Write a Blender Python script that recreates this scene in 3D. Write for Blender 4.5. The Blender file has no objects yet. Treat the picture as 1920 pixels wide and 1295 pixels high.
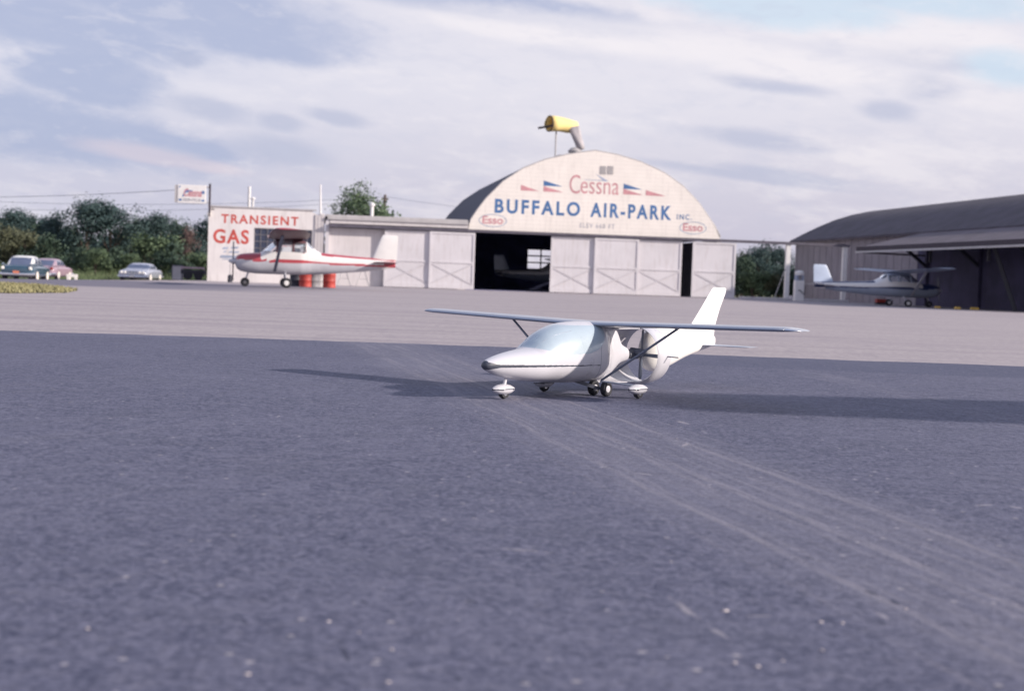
import bpy, bmesh, math, random
import numpy as np
from mathutils import Vector, Matrix, Quaternion
rnd = random.Random(11)
R = math.radians
scene = bpy.context.scene
col = scene.collection

# ------------------------------------------------------------------ camera
FPX = 2667.0                      # focal length in pixels of the 1920 px wide frame (50 mm slide camera)
CAM_H = 0.60
cam_d = bpy.data.cameras.new('camera')
cam = bpy.data.objects.new('camera', cam_d); col.objects.link(cam)
cam_d.sensor_fit = 'HORIZONTAL'; cam_d.sensor_width = 36.0; cam_d.lens = FPX / 1920 * 36
cam_d.clip_start = 0.05; cam_d.clip_end = 6000
CM = Matrix.Translation((0, 0, CAM_H)) @ Matrix.Rotation(R(90 - 2.588), 4, 'X') @ Matrix.Rotation(0.0345, 4, 'Z')
cam.matrix_world = CM
cam_d.dof.use_dof = True; cam_d.dof.focus_distance = 7.6; cam_d.dof.aperture_fstop = 3.6
scene.camera = cam

def ray(px, py):
    d = Vector(((px - 960) / FPX, -(py - 647.5) / FPX, -1.0))
    return (CM.to_3x3() @ d)
def at(px, py, Y):
    d = ray(px, py); k = Y / d.y
    return Vector((d.x * k, Y, CAM_H + d.z * k))

# ------------------------------------------------------------------ sun, sky, exposure
SUN_DIR = Vector((0.96, -0.27, 0)).normalized()      # towards the sun
SUN_EL = R(22)
sv = Vector((SUN_DIR.x * math.cos(SUN_EL), SUN_DIR.y * math.cos(SUN_EL), math.sin(SUN_EL)))
sun_d = bpy.data.lights.new('sun', 'SUN'); sun = bpy.data.objects.new('sun', sun_d); col.objects.link(sun)
sun_d.energy = 5.0; sun_d.angle = R(1.5); sun_d.color = (1.0, 0.90, 0.80)
sun.rotation_euler = sv.to_track_quat('Z', 'Y').to_euler()

world = bpy.data.worlds.new('World'); scene.world = world; world.use_nodes = True
nt = world.node_tree; nt.nodes.clear()
def N(tree, typ, **kw):
    n = tree.nodes.new(typ)
    for k, v in kw.items():
        if k == 'inp':
            for i, val in v.items(): n.inputs[i].default_value = val
        else: setattr(n, k, v)
    return n
def L(tree, a, b): tree.links.new(a, b)
def M(tree, op, a, b=None, c=None, clamp=False):
    n = tree.nodes.new('ShaderNodeMath'); n.operation = op; n.use_clamp = clamp
    for i, v in enumerate((a, b, c)):
        if v is None: continue
        if isinstance(v, (int, float)): n.inputs[i].default_value = v
        else: tree.links.new(v, n.inputs[i])
    return n.outputs[0]
def MIX(tree, f, a, b, typ='MIX'):
    n = tree.nodes.new('ShaderNodeMix'); n.data_type = 'RGBA'; n.blend_type = typ
    for sock, v in ((n.inputs[0], f), (n.inputs[6], a), (n.inputs[7], b)):
        if isinstance(v, (int, float)): sock.default_value = v
        elif isinstance(v, tuple): sock.default_value = v if len(v) == 4 else v + (1,)
        else: tree.links.new(v, sock)
    return n.outputs[2]
def RAMP(tree, f, lo, hi):
    n = tree.nodes.new('ShaderNodeMapRange'); n.interpolation_type = 'SMOOTHSTEP'
    tree.links.new(f, n.inputs[0]); n.inputs[1].default_value = lo; n.inputs[2].default_value = hi
    return n.outputs[0]
def XYZ(tree, x, y, z):
    n = tree.nodes.new('ShaderNodeCombineXYZ')
    for i, v in enumerate((x, y, z)):
        if isinstance(v, (int, float)): n.inputs[i].default_value = v
        else: tree.links.new(v, n.inputs[i])
    return n.outputs[0]
def NOISE(tree, vec, scale, detail=4, rough=0.5, dist=0.0):
    n = tree.nodes.new('ShaderNodeTexNoise')
    n.inputs['Scale'].default_value = scale; n.inputs['Detail'].default_value = detail
    n.inputs['Roughness'].default_value = rough; n.inputs['Distortion'].default_value = dist
    if vec is not None: tree.links.new(vec, n.inputs['Vector'])
    return n.outputs[0]

tc = N(nt, 'ShaderNodeTexCoord')
sep = N(nt, 'ShaderNodeSeparateXYZ'); L(nt, tc.outputs['Generated'], sep.inputs[0])
el = M(nt, 'ARCSINE', sep.outputs[2])
az = M(nt, 'ARCTAN2', sep.outputs[0], sep.outputs[1])
sky = N(nt, 'ShaderNodeTexSky'); sky.sky_type = 'NISHITA'; sky.sun_disc = False
sky.sun_elevation = SUN_EL; sky.sun_rotation = math.atan2(SUN_DIR.x, SUN_DIR.y)
sky.air_density = 1.0; sky.dust_density = 2.0; sky.ozone_density = 1.5
# cloud coordinates in direction space, stretched along the horizon
def cv(ax, ex, off): return XYZ(nt, M(nt, 'MULTIPLY', az, ax), M(nt, 'MULTIPLY_ADD', el, ex, M(nt, 'MULTIPLY', az, ax * 0.18)), off)
n1 = NOISE(nt, cv(8.0, 19.0, 1.7), 1.0, 9, 0.6, 0.2)
n2 = NOISE(nt, cv(22.0, 52.0, 5.2), 1.0, 9, 0.65, 0.2)
n3 = NOISE(nt, cv(9.0, 30.0, 9.4), 1.0, 9, 0.64, 0.2)
n4 = NOISE(nt, cv(26.0, 80.0, 2.4), 1.0, 8, 0.62, 0.2)
wx = M(nt, 'ADD', M(nt, 'MULTIPLY_ADD', n1, 0.9, -0.45), M(nt, 'MULTIPLY_ADD', n2, 0.9, -0.45))
def dirpx(px, py):
    d = ray(px, py).normalized(); return math.atan2(d.x, d.y), math.asin(d.z)
def cloud(px, py, w, h, soft=0.5):
    """soft-edged elongated cloud centred on a direction of the sky, w and h in pixels of the slide"""
    a0, e0 = dirpx(px, py)
    dx = M(nt, 'DIVIDE', M(nt, 'SUBTRACT', az, a0), w / FPX * 0.5); dy = M(nt, 'SUBTRACT', M(nt, 'SUBTRACT', el, e0), M(nt, 'MULTIPLY', M(nt, 'SUBTRACT', az, a0), -0.12))
    dy = M(nt, 'DIVIDE', dy, h / FPX * 0.5)
    r = M(nt, 'SQRT', M(nt, 'ADD', M(nt, 'MULTIPLY', dx, dx), M(nt, 'MULTIPLY', dy, dy)))
    return M(nt, 'SUBTRACT', 1.0, RAMP(nt, M(nt, 'ADD', r, wx), 1.0 - soft, 1.0 + soft * 0.5))
def union(L_):
    o = L_[0]
    for q in L_[1:]: o = M(nt, 'MAXIMUM', o, q)
    return o
up = RAMP(nt, el, 0.02, 0.15)
base = MIX(nt, up, (0.600, 0.572, 0.700), (0.800, 0.772, 0.850))
w1 = M(nt, 'MULTIPLY', RAMP(nt, n3, 0.47, 0.66), 0.55)
c = MIX(nt, w1, base, (0.900, 0.850, 0.895))
left = RAMP(nt, M(nt, 'MULTIPLY', az, -1.0), -0.05, 0.36)
c = MIX(nt, M(nt, 'MULTIPLY', left, 0.40), c, (0.560, 0.590, 0.760))
grey = union([cloud(330, 10, 760, 150), cloud(120, 45, 520, 120), cloud(170, 140, 260, 120, 0.4), cloud(60, 240, 760, 130), cloud(300, 275, 320, 70), cloud(900, 5, 760, 70), cloud(480, 85, 330, 60)])
c = MIX(nt, M(nt, 'MULTIPLY', grey, 0.80), c, (0.390, 0.445, 0.650))
small = union([cloud(395, 205, 180, 52, 0.6), cloud(525, 230, 110, 40, 0.6), cloud(630, 222, 130, 30, 0.6), cloud(530, 285, 200, 60, 0.7), cloud(352, 110, 60, 34, 0.6), cloud(1420, 262, 260, 36, 0.7), cloud(1660, 208, 110, 40, 0.7), cloud(1740, 165, 120, 50, 0.7), cloud(1470, 330, 300, 26, 0.7), cloud(1780, 110, 320, 50, 0.7), cloud(1400, 330, 400, 20, 0.7), cloud(1450, 160, 240, 30, .7)])
c = MIX(nt, M(nt, 'MULTIPLY', small, 0.58), c, (0.440, 0.475, 0.650))
pink = union([cloud(270, 290, 260, 36, 0.6), cloud(390, 312, 160, 26, 0.6)])
c = MIX(nt, M(nt, 'MULTIPLY', pink, 0.45), c, (0.830, 0.690, 0.740))
puff = union([cloud(1200, 75, 900, 70), cloud(1700, 70, 520, 90), cloud(1500, 130, 500, 60), cloud(1000, 60, 500, 50)])
c = MIX(nt, M(nt, 'MULTIPLY', puff, 0.6), c, (0.960, 0.900, 0.925))
bx = union([cloud(1420, -8, 560, 110, 0.45), cloud(1650, -25, 800, 90, 0.45), cloud(1890, 130, 180, 70, 0.6)])
c = MIX(nt, M(nt, 'MULTIPLY', bx, 0.8), c, (0.620, 0.745, 0.880))
c = MIX(nt, M(nt, 'MULTIPLY', RAMP(nt, n4, 0.50, 0.68), 0.20), c, (0.560, 0.580, 0.730))
c = MIX(nt, M(nt, 'MULTIPLY', RAMP(nt, M(nt, 'SUBTRACT', 1.0, n4), 0.52, 0.70), 0.22), c, (0.950, 0.890, 0.915))
zen = RAMP(nt, el, 0.30, 0.95)
c = MIX(nt, M(nt, 'MULTIPLY', zen, 0.85), c, (0.200, 0.290, 0.520))
c10 = MIX(nt, 1.0, c, (8.3, 8.3, 8.3), 'MULTIPLY')
fin = MIX(nt, 0.10, c10, sky.outputs[0])
bg = N(nt, 'ShaderNodeBackground'); bg.inputs[1].default_value = 0.11
L(nt, fin, bg.inputs[0])
wo = N(nt, 'ShaderNodeOutputWorld'); L(nt, bg.outputs[0], wo.inputs[0])

scene.view_settings.view_transform = 'Standard'; scene.view_settings.look = 'None'
scene.view_settings.exposure = 0.22; scene.view_settings.gamma = 1.0
scene.cycles.max_bounces = 6; scene.cycles.use_denoising = True

# ------------------------------------------------------------------ materials
MATS = {}
def mat(name, color, rough=0.6, var=0.12, scale=3.0, metallic=0.0, bump=0.0, bscale=40.0, coat=0.0, spec=0.5, siding=0.0, dirt=None, alpha=None, trans=0.0):
    if name in MATS: return MATS[name]
    m = bpy.data.materials.new(name); m.use_nodes = True; t = m.node_tree
    b = t.nodes['Principled BSDF']; MATS[name] = m
    tcn = t.nodes.new('ShaderNodeTexCoord'); ob = tcn.outputs['Object']
    nz = NOISE(t, ob, scale, 6, 0.6)
    lo = tuple(x * (1 - var) for x in color); hi = tuple(min(1, x * (1 + var)) for x in color)
    cc = MIX(t, RAMP(t, nz, 0.3, 0.7), lo, hi)
    if dirt:
        st = t.nodes.new('ShaderNodeMapping'); L(t, ob, st.inputs[0]); st.inputs['Scale'].default_value = (3.0, 3.0, 0.35)
        dz = NOISE(t, st.outputs[0], 2.2, 6, 0.65)
        cc = MIX(t, M(t, 'MULTIPLY', RAMP(t, dz, 0.48, 0.75), dirt[1]), cc, dirt[0])
    hgt = None
    if siding:
        sp = t.nodes.new('ShaderNodeSeparateXYZ'); L(t, ob, sp.inputs[0])
        fr = M(t, 'FRACT', M(t, 'DIVIDE', sp.outputs[2], siding))
        gap = M(t, 'LESS_THAN', fr, 0.10)
        cc = MIX(t, M(t, 'MULTIPLY', gap, 0.16), cc, (0.16, 0.14, 0.15))
        hgt = fr
    L(t, cc, b.inputs['Base Color'])
    rr = M(t, 'MULTIPLY_ADD', nz, 0.2, rough - 0.1, clamp=True); L(t, rr, b.inputs['Roughness'])
    b.inputs['Metallic'].default_value = metallic
    b.inputs['Specular IOR Level'].default_value = spec
    b.inputs['Coat Weight'].default_value = coat; b.inputs['Coat Roughness'].default_value = 0.08
    b.inputs['Transmission Weight'].default_value = trans
    if bump or hgt is not None:
        bp = t.nodes.new('ShaderNodeBump'); bp.inputs['Distance'].default_value = 0.02
        bp.inputs['Strength'].default_value = bump if bump else 0.4
        src = NOISE(t, ob, bscale, 5, 0.6)
        if hgt is not None: src = M(t, 'ADD', M(t, 'MULTIPLY', hgt, 0.8), M(t, 'MULTIPLY', src, 0.2))
        L(t, src, bp.inputs['Height']); L(t, bp.outputs[0], b.inputs['Normal'])
    return m

m_tailw    = mat('model_bright_paint', (0.86, 0.84, 0.82), 0.4, 0.02, 6, coat=0.3)
m_silver   = mat('model_white_paint', (0.57, 0.56, 0.605), 0.30, 0.03, 6, coat=0.5)
m_silver2  = mat('model_grey_metal', (0.40, 0.43, 0.50), 0.34, 0.05, 8, metallic=0.35, coat=0.3)
m_canopy   = mat('model_canopy', (0.40, 0.48, 0.545), 0.30, 0.04, 5, coat=1.0, spec=0.8)
m_dark     = mat('dark_trim', (0.055, 0.06, 0.085), 0.4, 0.1, 8)
m_strut    = mat('strut_grey', (0.16, 0.18, 0.24), 0.45, 0.08, 8, metallic=0.3)
m_black    = mat('tyre_rubber', (0.02, 0.02, 0.028), 0.75, 0.2, 20)
m_chrome   = mat('chrome', (0.75, 0.76, 0.80), 0.18, 0.05, 8, metallic=0.9)
m_facade   = mat('facade_cream', (0.84, 0.78, 0.735), 0.75, 0.05, 0.5, siding=0.235, dirt=((0.45, 0.40, 0.38), 0.25))
m_doorw    = mat('door_white', (0.62, 0.595, 0.63), 0.7, 0.05, 0.7, dirt=((0.42, 0.37, 0.36), 0.45))
m_doortrim = mat('door_trim', (0.54, 0.515, 0.55), 0.7, 0.06, 1.2, dirt=((0.36, 0.33, 0.34), 0.4))
m_stucco   = mat('stucco_wall', (0.72, 0.68, 0.68), 0.85, 0.05, 0.8, bump=0.15, dirt=((0.42, 0.38, 0.38), 0.4))
m_annex    = mat('annex_wall', (0.64, 0.60, 0.61), 0.85, 0.05, 0.8, dirt=((0.42, 0.38, 0.38), 0.4))
m_fascia   = mat('fascia_grey', (0.45, 0.43, 0.44), 0.7, 0.08, 1.5, dirt=((0.28, 0.26, 0.27), 0.4))
m_beam     = mat('track_beam', (0.10, 0.09, 0.12), 0.6, 0.2, 2)
m_roof     = mat('roof_shingle_dark', (0.085, 0.085, 0.115), 0.85, 0.12, 1.5, bump=0.4, bscale=8)
m_roof2    = mat('roof_shingle_brown', (0.080, 0.070, 0.092), 0.88, 0.22, 0.9, bump=0.4, bscale=6, siding=0.0)
m_roof3    = mat('roof_shingle_pale', (0.125, 0.105, 0.130), 0.9, 0.2, 0.9, bump=0.4, bscale=6)
m_wall2shade   = mat('wall_canopy_shade', (0.062, 0.056, 0.110), 0.9, 0.25, 0.8)  # canopy shade put into the colour of wall and posts
m_acdark   = mat('aircraft_slate', (0.30, 0.34, 0.43), 0.4, 0.05, 3, coat=0.4)
m_wall2    = mat('weathered_wall', (0.27, 0.245, 0.275), 0.9, 0.10, 0.8, dirt=((0.16, 0.14, 0.17), 0.5))
m_timber   = mat('dark_timber', (0.05, 0.04, 0.055), 0.8, 0.2, 4)
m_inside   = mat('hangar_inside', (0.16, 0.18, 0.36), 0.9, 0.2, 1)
m_blue     = mat('sign_blue_paint', (0.065, 0.16, 0.36), 0.7, 0.12, 2)
m_bluefade = mat('sign_blue_faded', (0.33, 0.38, 0.50), 0.8, 0.2, 3)
m_greyfade = mat('sign_grey_faded', (0.40, 0.40, 0.45), 0.8, 0.2, 3)
m_red      = mat('sign_red_paint', (0.52, 0.085, 0.07), 0.7, 0.14, 2)
m_redfade  = mat('sign_red_faded', (0.56, 0.27, 0.30), 0.75, 0.14, 3)
m_glassd   = mat('dark_window_glass', (0.035, 0.045, 0.085), 0.12, 0.2, 2, spec=0.8)
m_redpaint = mat('drum_red_paint', (0.40, 0.045, 0.035), 0.6, 0.22, 4, dirt=((0.16, 0.06, 0.05), 0.5))
m_wingred  = mat('aircraft_red', (0.42, 0.055, 0.075), 0.35, 0.06, 3, coat=0.5)
m_wingshade = mat('aircraft_maroon_shade', (0.11, 0.050, 0.065), 0.5, 0.1, 3)  # red darkened to carry shade under the wing and on the cabin
m_acwhite  = mat('aircraft_white', (0.72, 0.70, 0.70), 0.32, 0.04, 3, coat=0.5)
m_acsilver = mat('aircraft_silver', (0.52, 0.52, 0.57), 0.38, 0.05, 3, metallic=0.2, coat=0.4)
m_acblue   = mat('aircraft_navy', (0.025, 0.04, 0.12), 0.35, 0.08, 3, coat=0.5)
m_acblue2  = mat('aircraft_pale_blue', (0.47, 0.54, 0.68), 0.4, 0.05, 3, coat=0.4)
m_yellow   = mat('windsock_yellow', (0.86, 0.66, 0.27), 0.8, 0.06, 2)
m_yellow2  = mat('block_yellow', (0.62, 0.40, 0.10), 0.8, 0.1, 5)
m_sockgrey = mat('windsock_faded', (0.42, 0.39, 0.41), 0.85, 0.1, 2)
m_whitep   = mat('white_enamel', (0.74, 0.72, 0.72), 0.45, 0.05, 4, dirt=((0.45, 0.40, 0.38), 0.3))
m_conc     = mat('pale_concrete', (0.50, 0.48, 0.50), 0.9, 0.1, 2, bump=0.2)
m_teal     = mat('car_teal', (0.035, 0.075, 0.115), 0.25, 0.05, 3, coat=0.8)
m_carwhite = mat('car_white_roof', (0.80, 0.78, 0.74), 0.3, 0.03, 3, coat=0.6)
m_carred   = mat('car_faded_red', (0.36, 0.25, 0.31), 0.35, 0.05, 3, coat=0.5)
m_carsilver= mat('car_blue_silver', (0.42, 0.44, 0.54), 0.28, 0.05, 3, metallic=0.3, coat=0.6)
m_carglass = mat('car_glass', (0.10, 0.12, 0.19), 0.1, 0.1, 3, spec=0.9)
m_acglass  = mat('aircraft_glass', (0.80, 0.86, 0.92), 0.12, 0.02, 3, trans=0.92)
m_acglass.node_tree.nodes['Principled BSDF'].inputs['IOR'].default_value = 1.12
m_whitewall= mat('whitewall', (0.78, 0.72, 0.66), 0.6, 0.03, 5)
m_lampglass= mat('lamp_white_glass', (0.90, 0.86, 0.80), 0.3, 0.02, 5)
m_orange   = mat('plate_orange', (0.62, 0.20, 0.12), 0.5, 0.05, 9)
m_bark     = mat('bark', (0.10, 0.075, 0.065), 0.9, 0.25, 4, bump=0.4)
m_wood     = mat('pole_wood', (0.12, 0.09, 0.08), 0.9, 0.2, 3)
m_drumblk  = mat('drum_black', (0.03, 0.03, 0.045), 0.6, 0.2, 5)
m_drumgry  = mat('drum_grey', (0.20, 0.19, 0.21), 0.6, 0.2, 5)
m_stone    = mat('pebble_pale', (0.47, 0.42, 0.43), 0.9, 0.3, 60)

def leafmat(name, color, var=0.32):
    m = bpy.data.materials.new(name); m.use_nodes = True; t = m.node_tree; b = t.nodes['Principled BSDF']
    g = t.nodes.new('ShaderNodeNewGeometry')
    tcn = t.nodes.new('ShaderNodeTexCoord')
    nz = NOISE(t, tcn.outputs['Object'], 0.9, 3)
    f = M(t, 'MULTIPLY_ADD', g.outputs['Random Per Island'], 0.6, M(t, 'MULTIPLY', RAMP(t, nz, 0.35, 0.65), 0.4))
    cc = MIX(t, f, tuple(x * (1 - var) for x in color), tuple(x * (1 + var) for x in color))
    L(t, cc, b.inputs['Base Color']); b.inputs['Roughness'].default_value = 0.7; b.inputs['Specular IOR Level'].default_value = 0.25
    return m
m_leafA = leafmat('foliage_dark', (0.046, 0.078, 0.078))
m_leafB = leafmat('foliage_mid', (0.066, 0.102, 0.072))
m_leafC = leafmat('foliage_light', (0.105, 0.150, 0.085))
m_leafD = leafmat('foliage_rusty', (0.14, 0.09, 0.085), 0.3)
m_leafE = leafmat('foliage_olive', (0.105, 0.112, 0.066))

# paving and ground -----------------------------------------------------------
def ground_mat(name):
    m = bpy.data.materials.new(name); m.use_nodes = True; return m, m.node_tree, m.node_tree.nodes['Principled BSDF']
def asphalt_material():
    m, t, b = ground_mat('asphalt_dark')
    pos = t.nodes.new('ShaderNodeTexCoord').outputs['Object']
    s = t.nodes.new('ShaderNodeSeparateXYZ'); L(t, pos, s.inputs[0]); X, Y = s.outputs[0], s.outputs[1]
    grain = NOISE(t, pos, 55, 4, 0.7); mid = NOISE(t, pos, 9, 5, 0.6); big = NOISE(t, pos, 0.7, 4, 0.5)
    cc = MIX(t, RAMP(t, grain, 0.34, 0.66), (0.030, 0.035, 0.074), (0.142, 0.144, 0.212))
    cc = MIX(t, M(t, 'MULTIPLY', RAMP(t, mid, 0.40, 0.68), 0.42), cc, (0.160, 0.160, 0.226))
    cc = MIX(t, M(t, 'MULTIPLY', RAMP(t, big, 0.40, 0.70), 0.30), cc, (0.160, 0.160, 0.226))
    g2 = NOISE(t, pos, 24, 3, 0.6)
    cc = MIX(t, M(t, 'MULTIPLY', RAMP(t, g2, 0.50, 0.70), 0.32), cc, (0.215, 0.208, 0.268))
    cc = MIX(t, M(t, 'MULTIPLY', RAMP(t, M(t, 'SUBTRACT', 1.0, g2), 0.50, 0.70), 0.34), cc, (0.034, 0.040, 0.086))
    # scuffed wheel tracks running away to the upper left
    warp = M(t, 'MULTIPLY_ADD', NOISE(t, pos, 0.7, 3), 0.10, -0.05)
    u = M(t, 'ADD', M(t, 'MULTIPLY_ADD', Y, 0.218, X), warp)
    v = M(t, 'MULTIPLY_ADD', X, -0.218, Y)
    brk = NOISE(t, XYZ(t, M(t, 'MULTIPLY', u, 30.0), M(t, 'MULTIPLY', v, 3.2), 0.0), 1.0, 6, 0.7)
    fine = NOISE(t, XYZ(t, M(t, 'MULTIPLY', u, 20.0), M(t, 'MULTIPLY', v, 0.7), 4.0), 1.0, 7, 0.72)
    def band(q, c0, w): return M(t, 'MULTIPLY', RAMP(t, M(t, 'SUBTRACT', q, c0 - w), 0, w * 0.6), RAMP(t, M(t, 'SUBTRACT', c0 + w, q), 0, w * 0.6))
    lines = None
    for c0, w_, am in ((1.335, .022, .9), (1.375, .014, .5), (1.46, .012, .45), (1.535, .020, .6), (1.59, .026, 1.0), (1.68, .012, .5), (1.74, .016, .45), (1.855, .020, .95), (1.90, .012, .4), (2.02, .014, .3), (1.20, .012, .3)):
        q = M(t, 'MULTIPLY', band(u, c0, w_), am); lines = q if lines is None else M(t, 'MAXIMUM', lines, q)
    far_fade = RAMP(t, M(t, 'MULTIPLY', Y, -1.0), -12.0, -6.0)
    lines = M(t, 'MULTIPLY', M(t, 'MULTIPLY', lines, RAMP(t, brk, 0.34, 0.62)), M(t, 'MULTIPLY_ADD', far_fade, 0.6, 0.4))
    cc = MIX(t, M(t, 'MULTIPLY', lines, 0.52), cc, (0.300, 0.275, 0.305))
    u2 = M(t, 'ADD', M(t, 'MULTIPLY_ADD', Y, 0.085, X), M(t, 'MULTIPLY', warp, 2.5))
    ul = M(t, 'MULTIPLY_ADD', Y, -0.62, X)
    fine2 = NOISE(t, XYZ(t, M(t, 'MULTIPLY', ul, 7.0), M(t, 'MULTIPLY', M(t, 'MULTIPLY_ADD', X, 0.62, Y), 0.6), 9.0), 1.0, 6, 0.7)
    leftb = M(t, 'MULTIPLY', RAMP(t, M(t, 'MULTIPLY', X, -1.0), -0.3, 1.2), 0.34)
    bands = M(t, 'MAXIMUM', M(t, 'MULTIPLY', band(u, 1.60, 0.46), 1.0), M(t, 'MULTIPLY', band(u2, 3.05, 0.22), 0.8))
    st = M(t, 'MAXIMUM', M(t, 'MULTIPLY', RAMP(t, fine, 0.44, 0.70), bands), M(t, 'MULTIPLY', RAMP(t, fine2, 0.50, 0.72), leftb))
    cc = MIX(t, M(t, 'MULTIPLY', st, 0.50), cc, (0.255, 0.240, 0.285))
    cc = MIX(t, M(t, 'MULTIPLY', band(u, 1.60, 0.52), 0.22), cc, (0.205, 0.198, 0.245))
    blot = NOISE(t, pos, 2.3, 6, 0.62)
    cc = MIX(t, M(t, 'MULTIPLY', RAMP(t, blot, 0.50, 0.70), 0.30), cc, (0.075, 0.080, 0.120))
    # darker strip beside the concrete edge on the right
    edge_strip = M(t, 'MULTIPLY', RAMP(t, M(t, 'ADD', M(t, 'ADD', Y, M(t, 'MULTIPLY', X, 0.10)), M(t, 'MULTIPLY', mid, 0.3)), 11.10, 11.28), RAMP(t, X, 0.6, 2.0))
    cc = MIX(t, M(t, 'MULTIPLY', edge_strip, 0.45), cc, (0.058, 0.066, 0.118))
    # pits and lost aggregate
    vo = t.nodes.new('ShaderNodeTexVoronoi'); vo.inputs['Scale'].default_value = 26; L(t, pos, vo.inputs['Vector'])
    r3 = t.nodes.new('ShaderNodeSeparateColor'); L(t, vo.outputs['Color'], r3.inputs[0])
    speck = M(t, 'MULTIPLY', M(t, 'LESS_THAN', vo.outputs['Distance'], 0.20), M(t, 'GREATER_THAN', r3.outputs[0], 0.95))
    cc = MIX(t, M(t, 'MULTIPLY', speck, 0.6), cc, (0.46, 0.42, 0.43))
    pit = RAMP(t, NOISE(t, pos, 6.0, 6, 0.7), 0.665, 0.74)
    nearr = M(t, 'MULTIPLY', RAMP(t, X, -0.5, 0.3), RAMP(t, M(t, 'MULTIPLY', Y, -1.0), -3.4, -2.6))
    cc = MIX(t, M(t, 'MULTIPLY', pit, M(t, 'MULTIPLY_ADD', nearr, 0.55, 0.30)), cc, (0.045, 0.05, 0.085))
    def mark(px0, py0, px1, py1, wd, colr, amt):
        nonlocal cc
        P = []
        for q in ((px0, py0), (px1, py1)):
            d = ray(*q); k = -CAM_H / d.z; P.append((d.x * k, d.y * k))
        mx, my = (P[0][0] + P[1][0]) / 2, (P[0][1] + P[1][1]) / 2; dx, dy = P[1][0] - P[0][0], P[1][1] - P[0][1]; ln = math.hypot(dx, dy); dx, dy = dx / ln, dy / ln
        X0, Y0 = M(t, 'SUBTRACT', X, mx), M(t, 'SUBTRACT', Y, my)
        a_ = M(t, 'DIVIDE', M(t, 'ADD', M(t, 'MULTIPLY', X0, dx), M(t, 'MULTIPLY', Y0, dy)), ln / 2)
        b_ = M(t, 'DIVIDE', M(t, 'SUBTRACT', M(t, 'MULTIPLY', X0, dy), M(t, 'MULTIPLY', Y0, dx)), wd)
        r_ = M(t, 'SQRT', M(t, 'ADD', M(t, 'MULTIPLY', a_, a_), M(t, 'MULTIPLY', b_, b_)))
        f_ = M(t, 'SUBTRACT', 1.0, RAMP(t, M(t, 'ADD', r_, M(t, 'MULTIPLY_ADD', NOISE(t, pos, 60, 4, 0.7), 3.6, -1.8)), 0.5, 1.15))
        cc = MIX(t, M(t, 'MULTIPLY', f_, amt), cc, colr)
    pale = (0.42, 0.38, 0.40); drk = (0.03, 0.034, 0.065)
    for q in ((945, 1031, 1022, 1038, .010), (1262, 1128, 1312, 1166, .009), (1330, 1180, 1365, 1200, .006), (1395, 1158, 1450, 1158, .005), (1830, 950, 1862, 948, .012), (1890, 950, 1918, 956, .010), (1190, 888, 1225, 893, .012), (1280, 838, 1290, 832, .012), (1640, 1150, 1670, 1165, .007), (1270, 790, 1290, 797, .02)): mark(*q[:4], q[4], pale, 0.5)
    for q in ((1508, 1046, 1532, 1053, .006), (1620, 1108, 1650, 1122, .006), (1668, 1126, 1690, 1140, .006), (1645, 1165, 1662, 1176, .006), (1765, 1172, 1790, 1178, .007), (1805, 1170, 1818, 1178, .006), (675, 1128, 690, 1136, .006), (640, 1215, 652, 1242, .005), (1245, 1286, 1262, 1290, .006), (1600, 1150, 1615, 1156, .004), (450, 1160, 462, 1172, .004), (855, 1270, 862, 1282, .004)): mark(*q[:4], q[4], drk, 0.85)
    L(t, cc, b.inputs['Base Color']); b.inputs['Roughness'].default_value = 0.72; b.inputs['Specular IOR Level'].default_value = 0.35
    bp = t.nodes.new('ShaderNodeBump'); bp.inputs['Strength'].default_value = 0.8; bp.inputs['Distance'].default_value = 0.010
    h = M(t, 'SUBTRACT', M(t, 'MULTIPLY_ADD', grain, 0.6, M(t, 'MULTIPLY', mid, 0.5)), pit)
    L(t, h, bp.inputs['Height']); L(t, bp.outputs[0], b.inputs['Normal'])
    return m
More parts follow.
